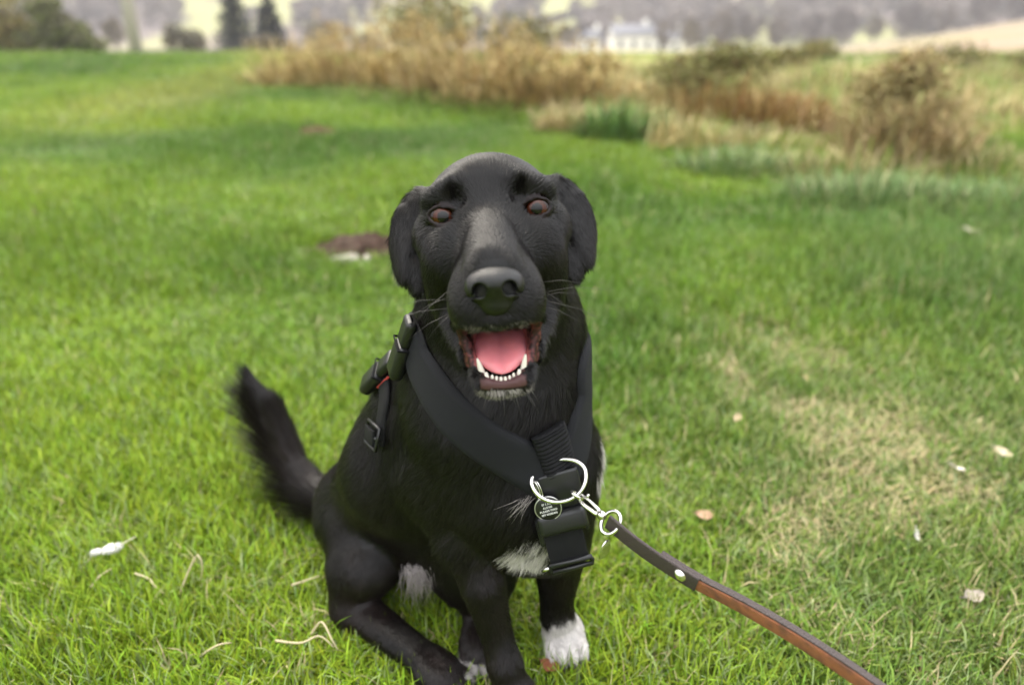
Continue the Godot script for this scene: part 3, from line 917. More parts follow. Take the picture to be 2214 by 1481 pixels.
	# skin stretched at the corners of the mouth
	for s in [-1.0, 1.0]:
		hcap(Vector3(s * 3.35, -9.4, 3.0), Vector3(s * 2.95, -11.2, 2.2), 0.42, 0.38, 0.5)
		hcap(Vector3(s * 2.95, -11.2, 2.2), Vector3(s * 2.15, -13.3, 2.7), 0.38, 0.34, 0.5)
	# eyes: sockets and lids
	for s in [-1.0, 1.0]:
		hell(Vector3(s * 2.5, 1.4, 0.35), Vector3(0.6, 0.85, 0.75), eul(0, 0, s * -25), 0.9, true)    # hollow above the inner corner
		hell(Vector3(s * 4.15, 0.0, -0.55), Vector3(1.28, 1.05, 1.5), eul(0, 0, s * 6), 0.5, true)
		var lid := []
		for i in 17:
			var w := TAU * i / 16.0
			var q := Vector3(cos(w) * 1.36, signf(sin(w)) * pow(absf(sin(w)), 1.35) * (0.77 if sin(w) > 0.0 else 0.82), 0)
			q.z = -1.42 + sqrt(maxf(0.0, 1.50 * 1.50 - q.x * q.x - q.y * q.y)) 
			q.x *= s
			q.x -= 0.12 * s * (1.0 if cos(w) < -0.6 else 0.0)
			lid.append(Vector3(s * 4.15, 0.0, 0.0) + eul(0, s * 8, s * 5) * q)
		for i in 16:
			hcap(lid[i], lid[i + 1], 0.16, 0.16, 0.35)
	# ears: folded flaps that hang beside the cheeks
	for s in [-1.0, 1.0]:
		hell(Vector3(s * 6.9, 2.0, -7.0), Vector3(2.3, 1.9, 1.0), eul(0, s * 35, s * -28), 1.2)
		hell(Vector3(s * 8.6, -0.4, -7.2), Vector3(1.75, 2.9, 0.65), eul(0, s * 42, s * 12), 0.9)
		hell(Vector3(s * 8.7, -2.2, -6.6), Vector3(1.5, 2.8, 0.52), eul(-8, s * 55, s * -8), 0.8)
		hell(Vector3(s * 7.7, -4.2, -6.0), Vector3(1.25, 2.2, 0.5), eul(-4, s * 50, s * -22), 0.7)

func mouthy(p: Vector3, q: Vector3) -> bool:
	if q.z < -4.5 or q.y > -9.0 or q.y < -15.1: return false
	if q.z > 3.9 and q.y < -14.1 and absf(q.x) < 1.9: return true
	if absf(q.x) > 2.2 and absf(q.x) < 3.6 and q.y < -9.9 and q.y > -13.2 and q.z > 1.8: return true
	return absf(q.x) < 3.0 and q.y > -14.5 and field.one(cavity, p) < 0.0022

# how much of the coat is white at p (0 or 1, ragged edge)
func whiteness(p: Vector3) -> float:
	var jag := 0.006 * fine.get_noise_3dv(p * 9000.0) + 0.003 * fine.get_noise_3dv(p * 24000.0)
	if p.distance_to(Vector3(0.0625, 0.022, -0.652)) < 0.043 + jag: return 1.0
	if p.distance_to(Vector3(0.0932, 0.2644, -0.6822)) < 0.030 + jag * 1.6: return 1.0
	if (p - Vector3(0.0169, 0.2063, -0.6184)).length() < 0.031 + jag * 2.0: return 1.0
	if p.distance_to(Vector3(0.0130, 0.2617, -0.6100)) < 0.012 + jag: return 1.0
	if p.y < 0.03 and p.distance_to(Vector3(-0.036, 0.02, -0.625)) < 0.03 + jag: return 0.5
	return 0.0

func coat(p: Vector3, q: Vector3) -> Color:
	var v := 1.0 + 0.35 * soft.get_noise_3dv(p * 900.0)
	var c := Color(0.0052, 0.0042, 0.0041) * v
	# sun-bleached brown on the legs and flank
	var b := clampf(0.5 + soft.get_noise_3dv(p * 500.0 + Vector3(40, 0, 0)), 0.0, 1.0)
	c = c.lerp(Color(0.016, 0.0098, 0.0082), 0.6 * b * smoothstep(0.30, 0.12, p.y))
	var w := whiteness(p)
	c = c.lerp(Color(0.62, 0.58, 0.56), w)
	return c

# the way the hair lies: [direction, length in m, lift, locks per square metre]
func lie(p: Vector3, n: Vector3, q: Vector3) -> Array:
	var far := q.length()
	var up := head_at.basis.orthonormalized()
	if (q.y > -15.5 or (q.z > 1.5 and q.y > -17.2)) and q.z > -10.5 and far < 19.0 and p.y > 0.36:
		var d: Vector3
		var long := 0.009
		var lift := 0.10
		var thick := 330000.0
		if absf(q.x) > 6.6 and q.z < -4.0 and q.y > -7.5:              # ear
			d = Vector3(signf(q.x) * 0.35, -1.0, 0.1); long = 0.0085; lift = 0.10; thick = 260000.0
		else:
			var cheek := smoothstep(0.8, -1.2, q.y)
			d = Vector3(q.x * 0.2, 0.7 + 0.1 * q.y, -0.8).lerp(Vector3(signf(q.x) * 0.25, -0.8, -0.9), cheek)
			long = lerpf(0.008, 0.012, cheek); thick = lerpf(330000.0, 260000.0, cheek)
			# the muzzle's hair runs back from the nose
			var m := maxf(smoothstep(-0.6, 2.0, q.z), smoothstep(5.6, 3.2, (q - Vector3(0, -2.5, 2)).length()))
			d = d.normalized().lerp(((q - Vector3(0, -6.2, 9.5)) * Vector3(1.0, 0.8, 1.0)).normalized(), m)
			long = lerpf(long, 0.0055, m); thick = lerpf(thick, 420000.0, m); lift = lerpf(0.11, 0.13, m)
			if q.y < -9.2 and m > 0.5: d = Vector3(q.x * 0.4, -1.0, 0.2); long = 0.0055; lift = 0.3
		if (Vector2(absf(q.x), q.y) - Vector2(2.55, 1.5)).length() < 0.95 and q.z > -2.5:
			lift = 0.12 + 0.4 * smoothstep(0.95, 0.3, (Vector2(absf(q.x), q.y) - Vector2(2.55, 1.5)).length()); long = 0.009
		return [up * d, long, lift, thick]
	# tail
	var best := 1.0; var run := 0.0; var t := Vector3.UP
	for i in 6:
		var ab: Vector3 = tail[i + 1] - tail[i]
		var g := clampf((p - (tail[i] as Vector3)).dot(ab) / ab.length_squared(), 0.0, 1.0)
		var e := p.distance_to(tail[i] + ab * g)
		if e < best:
			best = e; run = i + g
			var before: Vector3 = tail[i + 1] - tail[maxi(i - 1, 0)]
			var after: Vector3 = tail[mini(i + 2, 6)] - tail[i]
			t = before.normalized().lerp(after.normalized(), g).normalized()
	if best < 0.06 and p.x < -0.262 and run > 0.3:
		var under := clampf(-n.x * 0.8 - n.y * 0.55 + 0.15, 0.0, 1.0)
		return [t + n * 0.9 * under + Vector3(-0.35, 0.1, 0) * under, lerpf(0.026, 0.090, under) * (1.0 - 0.5 * smoothstep(3.5, 5.5, run)), 0.16 + 0.38 * under, 120000.0 - 40000.0 * under]
	var d2 := Vector3(-0.25, -1.0, -0.25)
	if p.y < 0.13: d2 = Vector3(0.02, -1.0, 0.1)
	var swirl := Vector3(soft.get_noise_3dv(p * 700.0), soft.get_noise_3dv(p * 700.0 + Vector3(0, 99, 0)), soft.get_noise_3dv(p * 700.0 + Vector3(99, 0, 0)))
	d2 += swirl * 0.9
	var len2 := 0.020
	if p.y < 0.19 and p.z > -0.76: len2 = 0.009
	if p.y < 0.055 and p.z > -0.76: len2 = 0.0045
	if p.y > 0.36: len2 = 0.024; d2 += Vector3(0, -0.4, 0.2)
	return [d2, len2, 0.11, 170000.0]

func lock(n: int, spread: float, wide: float, bend: float) -> ArrayMesh:
	# unit-long hairs along y, the skin's normal along z
	var vs := PackedVector3Array(); var ns := PackedVector3Array(); var tris := PackedInt32Array()
	for i in n:
		var b := Vector3(rng.randf_range(-spread, spread), rng.randf_range(-0.25, 0.25), 0.0)
		var turn := rng.randf_range(-0.22, 0.22)
		var long := rng.randf_range(0.65, 1.1)
		var f := vs.size()
		var seg := 3
		var w := wide * rng.randf_range(0.7, 1.2)
		var roll := rng.randf_range(-0.48, 0.48)
		var side := Vector3(cos(roll), 0, sin(roll))
		for k in seg:
			var t := float(k) / seg
			var p := b + Vector3(turn * 0.004 * t, long * t, -bend * t * t)
			vs.append(p - side * w * (1.0 - 0.6 * t)); vs.append(p + side * w * (1.0 - 0.6 * t))
			var nn := Vector3(-sin(roll), 0.0, cos(roll))
			ns.append((nn - side * 0.5).normalized()); ns.append((nn + side * 0.5).normalized())
		vs.append(b + Vector3(turn * 0.004, long, -bend)); ns.append(Vector3(0, 0, 1))
		for k in seg - 1:
			var a := f + k * 2
			tris.append_array([a, a + 2, a + 1, a + 1, a + 2, a + 3])
		tris.append_array([f + seg * 2 - 2, f + seg * 2, f + seg * 2 - 1])
	return arrays(vs, ns, tris)

func build_dog() -> Node3D:
	var dog := thing("dog", Vector3.ZERO, "black dog with a white forepaw sitting on the grass, mouth open, looking up", "dog")
	var to_head := head_at.affine_inverse()
	var box_lo := Vector3(-14, -17.0, -11.5); var box_hi := Vector3(14, 9, 12)
	var head := field.nets(hp(0, -4.5, 0) - Vector3(0.135, 0.145, 0.145), hp(0, -4.5, 0) + Vector3(0.135, 0.145, 0.145), 0.0023, func(c: Vector3):
		var q := to_head * c
		return q.x > box_lo.x and q.y > box_lo.y and q.z > box_lo.z and q.x < box_hi.x and q.y < box_hi.y and q.z < box_hi.z)
	var body := field.nets(Vector3(-0.46, -0.012, -1.16), Vector3(0.16, 0.56, -0.50), 0.0056, func(c: Vector3):
		var q := to_head * c
		if c.y < 0.03 and c.x > -0.22 and c.x < 0.1 and c.z > -0.76: return false
		return not (q.x > box_lo.x + 3 and q.y > box_lo.y + 3.2 and q.z > box_lo.z + 3.2 and q.x < box_hi.x - 3 and q.y < box_hi.y and q.z < box_hi.z))
	var feet := field.nets(Vector3(-0.235, -0.012, -0.775), Vector3(0.115, 0.062, -0.505), 0.0026, func(_c): return true)
	var mesh: ArrayMesh
	var vs := PackedVector3Array(); var ns := PackedVector3Array(); var cs := PackedColorArray(); var tris := PackedInt32Array()
	var inside := PackedByteArray()
	for part in [head, body, feet]:
		var first := vs.size()
		for p in part[0]:
			var q: Vector3 = to_head * p
			var c := coat(p, q)
			var wet := 0
			if mouthy(p, q):
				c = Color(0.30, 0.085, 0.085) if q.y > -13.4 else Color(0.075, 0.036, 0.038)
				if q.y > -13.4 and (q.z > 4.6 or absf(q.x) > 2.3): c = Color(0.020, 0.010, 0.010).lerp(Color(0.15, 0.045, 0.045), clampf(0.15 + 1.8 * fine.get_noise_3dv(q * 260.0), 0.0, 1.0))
				wet = 1
			elif (Vector2(absf(q.x), q.y) - Vector2(4.15, 0)).length() < 1.3 and q.z > -1.8:
				c = Color(0.004, 0.0035, 0.0035); wet = 2
			cs.append(c); inside.append(wet)
		vs.append_array(part[0]); ns.append_array(part[1])
		for t in part[2]: tris.append(t + first)
	var skin := tinted(0.45, 0.33)
	mesh = arrays(vs, ns, tris, cs)
	obj("body", mesh, skin, dog)
	print("dog mesh ", vs.size(), " vertices ", Time.get_ticks_msec())
	# ---- hair
	var kinds := [lock(10, 0.0022, 0.00020, 0.0001), lock(11, 0.0028, 0.00026, 0.0008), lock(6, 0.0035, 0.00028, 0.004)]
	var bufs := [PackedFloat32Array(), PackedFloat32Array(), PackedFloat32Array()]
	for t in range(0, tris.size(), 3):
		var i0 := tris[t]; var i1 := tris[t + 1]; var i2 := tris[t + 2]
		if inside[i0] + inside[i1] + inside[i2] > 0: continue
		var mid := (vs[i0] + vs[i1] + vs[i2]) / 3.0
		var area := (vs[i1] - vs[i0]).cross(vs[i2] - vs[i0]).length() * 0.5
		var q := to_head * mid
		var how := lie(mid, ns[i0], q)
		var want: float = area * how[3]
		var count := int(want) + (1 if rng.randf() < want - int(want) else 0)
		if (q - Vector3(0, -7.1, 7.2)).length() < 2.0: continue
		for k in count:
			var r0 := sqrt(rng.randf()); var r1 := rng.randf()
			var p := vs[i0] * (1.0 - r0) + vs[i1] * (r0 * (1.0 - r1)) + vs[i2] * (r0 * r1)
			var n := ns[i0]
			var flow: Vector3 = how[0]
			flow = (flow - n * flow.dot(n))
			if flow.length() < 0.001: continue
			flow = flow.normalized()
			flow = (flow + n.cross(flow) * rng.randfn(0.0, 0.16)).normalized()
			var lift: float = how[2] * rng.randf_range(0.6, 1.7) + (0.15 if rng.randf() < 0.005 else 0.0)
			var y := (flow * cos(lift) + n * sin(lift)).normalized()
			var x := y.cross(n).normalized()
			var z := x.cross(y)
			var long: float = how[1] * rng.randf_range(0.7, 1.25)
			var c := coat(p, to_head * p) * (exp(rng.randfn() * 0.28) if whiteness(p) == 0.0 else rng.randf_range(0.75, 1.15))
			# grey hairs on the lips and the chin
			if q.z > 1.5 and absf(q.x) < 3.2 and ((q.y < -9.7 and q.y > -11.5 and rng.randf() < 0.22) or (q.y < -14.75 and q.y > -15.7 and q.z > 2.4 and rng.randf() < 0.6)):
				c = Color(0.25, 0.225, 0.21) * rng.randf_range(0.6, 1.3)
			var kind := 0 if long < 0.0125 else (1 if long < 0.028 else 2)
			push(bufs[kind], Basis(x, y * long, z), p, c)
	var hair := tinted(0.30, 0.36)
	for i in 3:
		print("locks ", bufs[i].size() / 16)
		many("fur", kinds[i], hair, bufs[i], dog)
	build_face(dog)
	return dog

func build_face(dog: Node3D) -> void:
	var t := Transform3D(head_at.basis, head_at.origin)
	# nose leather: its own solid, in the head's centimetres
	var nf := Field.new()
	nf.ell(Vector3(0, -6.75, 6.85), Vector3(2.2, 1.35, 1.75), eul(12, 0, 0), 0.3)
	nf.ell(Vector3(0, -8.0, 6.85), Vector3(1.55, 1.45, 0.95), Basis(), 0.7)
	for s in [-1.0, 1.0]:
		nf.ell(Vector3(s * 1.42, -7.2, 7.1), Vector3(0.85, 0.95, 1.05), Basis(), 0.5)
	for s in [-1.0, 1.0]:
		nf.cap(Vector3(s * 1.2, -7.45, 8.6), Vector3(s * 0.95, -7.1, 5.2), 0.56, 0.42, 0.18, true)
		nf.cap(Vector3(s * 1.4, -7.6, 7.9), Vector3(s * 2.2, -7.95, 7.0), 0.26, 0.12, 0.12, true)
	nf.cap(Vector3(0, -7.6, 8.35), Vector3(0, -9.4, 7.9), 0.07, 0.06, 0.12, true)
	var n := nf.nets(Vector3(-2.8, -9.8, 4.8), Vector3(2.8, -4.6, 9.2), 0.09, func(_c): return true)
	var leather := relief(mat(Color(0.004, 0.0038, 0.004), 0.33, 0.48), 0.09, 5.0, 0.45, FastNoiseLite.TYPE_CELLULAR)
	obj("nose", arrays(n[0], n[1], n[2]), leather, dog).transform = t
	# eyes
	for s in [-1.0, 1.0]:
		var st := begin()
		var rows := []
		for i in 25:
			var a := PI * 0.62 * i / 24.0
			var row := []
			for j in 32:
				var w := TAU * j / 32.0
				row.append(Vector3(sin(a) * cos(w), sin(a) * sin(w), cos(a)) * 1.24)
			rows.append(row)
		for row in rows: row.reverse()
		var look := Vector3(0.03 - s * 0.063, -0.15, 0.98).normalized()
		sheet_into(st, rows, true, false, func(v: Vector3):
			var g := acos(clampf(v.normalized().dot(look), -1.0, 1.0))
			if g < 0.42: return Color(0.004, 0.004, 0.005)
			if g < 0.84:
				var ray := 0.75 + 0.5 * absf(fine.get_noise_2d(atan2(v.y, v.x) * 900.0, g * 200.0))
				return Color(0.058, 0.016, 0.009) * ray * (0.45 if g > 0.74 else 1.0)
			return Color(0.010, 0.007, 0.007))
		var em := tinted(0.04, 0.42)
		st.generate_normals()
		var o := obj("eye", st.commit(), em, dog)
		o.transform = t * Transform3D(Basis(), Vector3(s * 4.15, 0.0, -1.18))
	# tongue
	var trow := []
	for i in 22:
		var f := i / 21.0
		var c := Vector3(0, -9.9, -2.6).lerp(Vector3(0, -13.85, 4.0), f) + Vector3(0, 0.40 * sin(f * PI), 0)
		var wide := (2.6 - 0.6 * f) * (1.0 - pow(maxf(0.0, (f - 0.72) / 0.285), 2.0) * 0.75)
		var row := []
		for j in 24:
			var w := TAU * j / 24.0
			var x := cos(w) * wide
			var y := sin(w) * (0.42 if f < 0.97 else 0.15)
			if sin(w) > 0.0:
				y += 0.16 * sin(w) * minf(1.0, absf(x) / 0.7) - 0.20 * exp(-x * x / 0.05) * (1.0 - 0.6 * f) + 0.03 * fine.get_noise_2d(x * 300.0, f * 1500.0)
			row.append(c + Vector3(x, y * 0.95, y * 0.4))
		trow.append(row)
	for row in trow: row.reverse()
	var tip := []; var back := []
	for j in 24: tip.append(Vector3(0, -14.0, 4.2)); back.append(Vector3(0, -9.9, -2.6))
	trow.append(tip); trow.push_front(back)
	var pink := relief(mat(Color(0.66, 0.20, 0.225), 0.32, 0.5), 0.06, 3.0, 0.5)
	pink.subsurf_scatter_enabled = true; pink.subsurf_scatter_strength = 0.25
	obj("tongue", sheet(trow, true), pink, dog).transform = t
	# teeth of the lower jaw
	var ivory := mat(Color(0.70, 0.66, 0.57), 0.28, 0.5)
	var teeth := []
	for s in [-1.0, 1.0]:
		teeth.append([Vector3(s * 1.66, -13.9, 3.35), Vector3(s * 1.98, -12.55, 3.75), 0.27, 0.07])
		teeth.append([Vector3(s * 1.30, -14.25, 3.95), Vector3(s * 1.36, -13.72, 4.08), 0.20, 0.11])
		for k in 3:
			teeth.append([Vector3(s * (0.17 + 0.34 * k), -14.5 + 0.06 * k * k, 4.3 - 0.08 * k), Vector3(s * (0.18 + 0.35 * k), -14.16 + 0.07 * k * k - rng.randf_range(0.0, 0.12), 4.38 - 0.08 * k), rng.randf_range(0.115, 0.15), 0.08])
		teeth.append([Vector3(s * 1.95, -13.3, 2.3), Vector3(s * 2.02, -12.85, 2.4), 0.26, 0.1])
	for d in teeth:
		var a: Vector3 = d[0]; var b: Vector3 = d[1]
		var pts := []; var rad := []
		for i in 6:
			var f := i / 5.0
			pts.append(a.lerp(b, f) + Vector3(0, 0, -0.12 * sin(f * PI * 0.5) * (b - a).length() * 0.5)); rad.append(lerpf(d[2], d[3], f * f))
		obj("tooth", tube(pts, rad, 9), ivory, dog).transform = t
	# gum line
	var gum := begin()
	var gp := []
	for i in 17:
		var w := PI * i / 16.0
		gp.append(Vector3(cos(w) * 1.75, -14.45 + 0.5 * pow(absf(cos(w)), 2.0), 2.75 + sin(w) * 1.42))
	tube_into(gum, gp, 0.24, 8)
	obj("gum", done(gum), relief(mat(Color(0.10, 0.055, 0.05), 0.3, 0.5), 0.08, 4.0, 0.6), dog).transform = t
	# claws
	for pw in [[Vector3(0.004, 0.026, -0.560), Vector3(0.12, 0, 1), 0.029], [Vector3(0.0625, 0.026, -0.655), Vector3(0.1, 0, 1), 0.0265], [Vector3(-0.078, 0.025, -0.602), Vector3(0.78, 0, 0.70), 0.027], [Vector3(-0.036, 0.026, -0.640), Vector3(0, 0, 1), 0.027]]:
		var pf: Vector3 = (pw[1] as Vector3).normalized()
		var ps := Vector3.UP.cross(pf).normalized()
		for i in 4:
			var w := i - 1.5
			var out: float = 1.0 - 0.14 * w * w
			var c0: Vector3 = pw[0] + ps * w * pw[2] * 0.47 + pf * pw[2] * (0.62 * out + 0.52) - Vector3(0, pw[2] * 0.22, 0)
			obj("claw", tube([c0, c0 + pf * 0.005 + Vector3(0, -0.002, 0), c0 + pf * 0.009 + Vector3(0, -0.007, 0)], [0.0026, 0.0021, 0.0006], 7), mat(Color(0.03, 0.024, 0.02), 0.35), dog)
	# whiskers
	var wst := begin()
	for s in [-1.0, 1.0]:
		for k in 6:
			var p := Vector3(s * rng.randf_range(3.0, 3.9), rng.randf_range(-9.4, -6.6), rng.randf_range(2.0, 4.6))
			var d := Vector3(s * rng.randf_range(0.8, 1.0), rng.randf_range(-0.75, 0.25), rng.randf_range(-0.3, 0.35)).normalized()
			var long := rng.randf_range(3.5, 6.5)
			tube_into(wst, [p - d * 0.3, p + d * long * 0.5, p + d * long + Vector3(0, -0.12 * long, 0)], [0.020, 0.015, 0.006], 4)
	for k in 8:
		var p := Vector3(rng.randf_range(-2.2, 2.2), -15.3, rng.randf_range(2.6, 4.0))
		var d := Vector3(p.x * 0.25, -1.0, rng.randf_range(-0.1, 0.5)).normalized()
		var long := rng.randf_range(1.2, 2.6)
		tube_into(wst, [p, p + d * long * 0.5, p + d * long], [0.03, 0.02, 0.008], 4)
	var ws := obj("whiskers", done(wst), mat(Color(0.05, 0.045, 0.042), 0.35, 0.5), dog)
	ws.transform = t
	ws.set_meta("kind", "stuff")
	# long white hair under the belly, pale hairs on the chest
	for tuft_of in [[Vector3(-0.1107, 0.0985, -0.6855), 220, 0.040, 0.016], [Vector3(-0.0769, 0.1094, -0.6794), 60, 0.022, 0.014], [Vector3(0.0194, 0.2761, -0.5952), 34, 0.034, 0.007]]:
		var hst := begin()
		for k in tuft_of[1]:
			var p: Vector3 = tuft_of[0] + Vector3(rng.randfn(), rng.randfn() * 0.3, rng.randfn() * 0.4) * tuft_of[3] * 0.6
			var d := Vector3(rng.randfn() * 0.22, -1.0, rng.randfn() * 0.25 + 0.1)
			if tuft_of[1] == 34: d = Vector3(-0.9 + rng.randfn() * 0.25, -0.5 + rng.randfn() * 0.25, 0.45)
			d = d.normalized()
			var long: float = tuft_of[2] * rng.randf_range(0.4, 1.1)
			tube_into(hst, [p - d * 0.008, p + d * long * 0.5, p + d * long + Vector3(rng.randfn(), 0, rng.randfn()) * 0.004], [0.00024, 0.0002, 0.00006], 3)
		var h := obj("white_hair", done(hst), mat(Color(0.36, 0.32, 0.31), 0.5, 0.5), dog)
		h.set_meta("kind", "stuff")


# ---------------------------------------------------------------- harness, tag and leash
func onto(p: Vector3) -> Vector3:
	var list := field.near(p, 0.04)
	for i in 4:
		p -= field.slope(p, list) * field.eval(p, list)
	return p

func spline(pts: Array, n: int) -> Array:
	var c := Curve3D.new()
	for i in pts.size():
		var t: Vector3 = (pts[mini(i + 1, pts.size() - 1)] - pts[maxi(i - 1, 0)]) * 0.2
		c.add_point(pts[i], -t, t)
	var out := []
	for i in n: out.append(c.sample_baked(c.get_baked_length() * i / (n - 1.0), true))
	return out

# a band that follows the body: returns rows of [edge..edge] points of its upper face and of its lower face
func band(pts: Array, n: int, wide: Variant, thick: float, lift: float, across := 9) -> Array:
	var line := spline(pts, n)
	for i in n: line[i] = onto(line[i])
	var rows := []
	for i in n:
		var t: Vector3 = (line[mini(i + 1, n - 1)] - line[maxi(i - 1, 0)]).normalized()
		var list := field.near(line[i], 0.05)
		var nn := field.slope(line[i], list)
		var side := t.cross(nn).normalized()
		var w: float = wide if wide is float else lerpf(wide[0], wide[1], i / (n - 1.0))
		var top := []; var low := []
		for j in across:
			var f := 2.0 * j / (across - 1.0) - 1.0
			var p := onto(line[i] + side * f * w * 0.5)
			var g := field.slope(p, list, 0.004)
			top.append(p + g * (lift + thick * sqrt(maxf(0.0, 1.0 - pow(absf(f), 6.0)))))
			low.append(p + g * lift * 0.5)
		low.reverse()
		rows.append(top + low)
	return rows

func band_mesh(rows: Array) -> ArrayMesh:
	var st := begin()
	for r in rows: r.reverse()
	sheet_into(st, rows, true, false)
	for e in [0, rows.size() - 1]:
		var n: int = rows[e].size() / 2
		for j in n - 1:
			var a: Vector3 = rows[e][j]; var b: Vector3 = rows[e][j + 1]; var c: Vector3 = rows[e][2 * n - 2 - j]; var d: Vector3 = rows[e][2 * n - 1 - j]
			for v in ([a, b, c, a, c, d] if e > 0 else [a, c, b, a, d, c]): st.add_vertex(v)
	return done(st)

# a raised seam along column j of the band's upper face
func seam(rows: Array, j: int, r: float, m: Material, parent: Node3D) -> void:
	var pts := []
	for row in rows: pts.append(row[j])
	obj("stitching", tube(pts, r, 5), m, parent)

func build_harness() -> void:
	var h := thing("dog_harness", Vector3.ZERO, "black padded chest harness with plastic buckles worn by the dog", "harness")
	var cloth := relief(mat(Color(0.0095, 0.010, 0.0125), 0.75, 0.35), 0.22, 6.0, 30.0)
	cloth.rim_enabled = true; cloth.rim = 0.1
	var web := relief(mat(Color(0.0075, 0.0075, 0.009), 0.7, 0.35), 0.25, 8.0, 45.0)
	var plastic := mat(Color(0.008, 0.008, 0.009), 0.36, 0.5)
	var thread := mat(Color(0.006, 0.006, 0.007), 0.8, 0.3)
	var red := mat(Color(0.55, 0.07, 0.06), 0.6, 0.4)
	var steel := mat(Color(0.72, 0.70, 0.68), 0.22, 0.5, 1.0)
	# padded straps over both shoulders that meet on the breast
	var rows := band([Vector3(-0.0997, 0.3742, -0.8072), Vector3(-0.1028, 0.3912, -0.7382), Vector3(-0.0980, 0.4030, -0.6796), Vector3(-0.0913, 0.3893, -0.6595), Vector3(-0.0798, 0.3763, -0.6395), Vector3(-0.0584, 0.3558, -0.6163), Vector3(-0.0316, 0.3361, -0.6023), Vector3(-0.0053, 0.3188, -0.5996), Vector3(0.0193, 0.3011, -0.6026), Vector3(0.0378, 0.2840, -0.6056)], 76, [0.040, 0.046], 0.0055, 0.003, 11)
	obj("shoulder_pad", band_mesh(rows), cloth, h)
	seam(rows, 2, 0.0007, thread, h); seam(rows, 8, 0.0007, thread, h)
	rows = band([Vector3(0.0592, 0.3541, -0.7983), Vector3(0.0711, 0.3759, -0.7205), Vector3(0.0728, 0.3691, -0.6798), Vector3(0.0729, 0.3426, -0.6693), Vector3(0.0672, 0.3218, -0.6485), Vector3(0.0598, 0.3033, -0.6299), Vector3(0.0495, 0.2886, -0.6149)], 56, [0.040, 0.044], 0.0055, 0.003, 11)
	obj("shoulder_pad", band_mesh(rows), cloth, h)
	seam(rows, 2, 0.0007, thread, h); seam(rows, 8, 0.0007, thread, h)
	# webbing down the dog's right side
	rows = band([Vector3(-0.1064, 0.3835, -0.6886), Vector3(-0.1361, 0.3387, -0.7424), Vector3(-0.1364, 0.3196, -0.7124), Vector3(-0.1408, 0.2929, -0.7030), Vector3(-0.1447, 0.2704, -0.6983)], 36, 0.021, 0.002, 0.005, 7)
	obj("side_strap", band_mesh(rows), web, h)
	# the breast loop: ribbed webbing over the pads
	var c0 := Vector3(0.0308, 0.3385, -0.6154); var c1 := Vector3(0.0376, 0.3151, -0.6154); var c2 := Vector3(0.0448, 0.2925, -0.6130)
	rows = band([c0, c1, c2], 60, 0.036, 0.004, 0.010, 9)
	for i in rows.size():
		var up := (rows[i][4] as Vector3) - onto(rows[i][4])
		for j in 9: rows[i][j] += up.normalized() * 0.0011 * sin(i * 1.25)
	obj("breast_loop", band_mesh(rows), web, h)
	# buckles: two slim side-release buckles on the right shoulder, one slider below
	for k in 3:
		var at: Vector3 = [Vector3(-0.1005, 0.3942, -0.6799), Vector3(-0.1398, 0.3328, -0.7403), Vector3(-0.1448, 0.2787, -0.7023)][k]
		var towards: Vector3 = [Vector3(-0.0930, 0.4200, -0.6753), Vector3(-0.1207, 0.3580, -0.7258), Vector3(-0.1385, 0.3101, -0.7085)][k]
		var list := field.near(at, 0.05)
		var n := field.slope(at, list, 0.006)
		var y := (towards - at); y = (y - n * y.dot(n)).normalized()
		var x := y.cross(n).normalized()
		var fr := Transform3D(Basis(x, y, n), at + n * 0.011)
		if k < 2:
			var st := begin()
			round_box_into(st, fr * Transform3D(Basis(), Vector3(0, -0.016, 0)), Vector3(0.0135, 0.021, 0.0075), 0.006, 4)
			var b := obj("buckle", done(st), plastic, h)
			st = begin(); round_box_into(st, fr * Transform3D(Basis(), Vector3(0, 0.019, 0)), Vector3(0.0115, 0.016, 0.006), 0.005, 4)
			obj("latch", done(st), plastic, b)
			st = begin(); round_box_into(st, fr * Transform3D(Basis(), Vector3(0, 0.003, 0.001)), Vector3(0.0142, 0.0013, 0.0076), 0.001, 2)
			obj("rim", done(st), thread, b)
			if k == 1:
				st = begin(); round_box_into(st, fr * Transform3D(Basis(), Vector3(0.0142, 0.004, -0.006)), Vector3(0.0006, 0.014, 0.0014), 0.001, 2)
				obj("red_edging", done(st), red, h)
		else:
			var fpts := []
			for p in [Vector3(-0.013, -0.013, 0), Vector3(0.013, -0.013, 0), Vector3(0.014, 0.012, 0), Vector3(-0.014, 0.012, 0)]:
				fpts.append(fr * p)
			var s := obj("slider", tube([fpts[0], fpts[0].lerp(fpts[1], 0.5), fpts[1], fpts[1].lerp(fpts[2], 0.5), fpts[2], fpts[2].lerp(fpts[3], 0.5), fpts[3], fpts[3].lerp(fpts[0], 0.5)], 0.0022, 8, true), plastic, h)
			obj("slider_bar", tube([fr * Vector3(-0.013, 0, 0.001), fr * Vector3(0.013, 0, 0.001)], 0.0022, 8), plastic, s)
			var st := begin(); round_box_into(st, fr * Transform3D(Basis(Vector3.RIGHT, 0.15), Vector3(0, 0.0, 0.003)), Vector3(0.0105, 0.0095, 0.0018), 0.001, 2)
			obj("strap_fold", done(st), web, s)
	# big breast buckle in a frame of its own: x across, y up, z away from the chest
	var fr := breast()
	var st := begin()
	round_box_into(st, fr * Transform3D(Basis(), Vector3(-0.003, -0.015, 0)), Vector3(0.0235, 0.0195, 0.0038), 0.003, 3)
	obj("buckle_plate", done(st), plastic, h)
	st = begin()
	round_box_into(st, fr * Transform3D(Basis(Vector3.RIGHT, -0.15), Vector3(-0.006, -0.0455, 0.003)), Vector3(0.0250, 0.0115, 0.0078), 0.006, 4)
	var big := obj("buckle", done(st), plastic, h)
	st = begin()
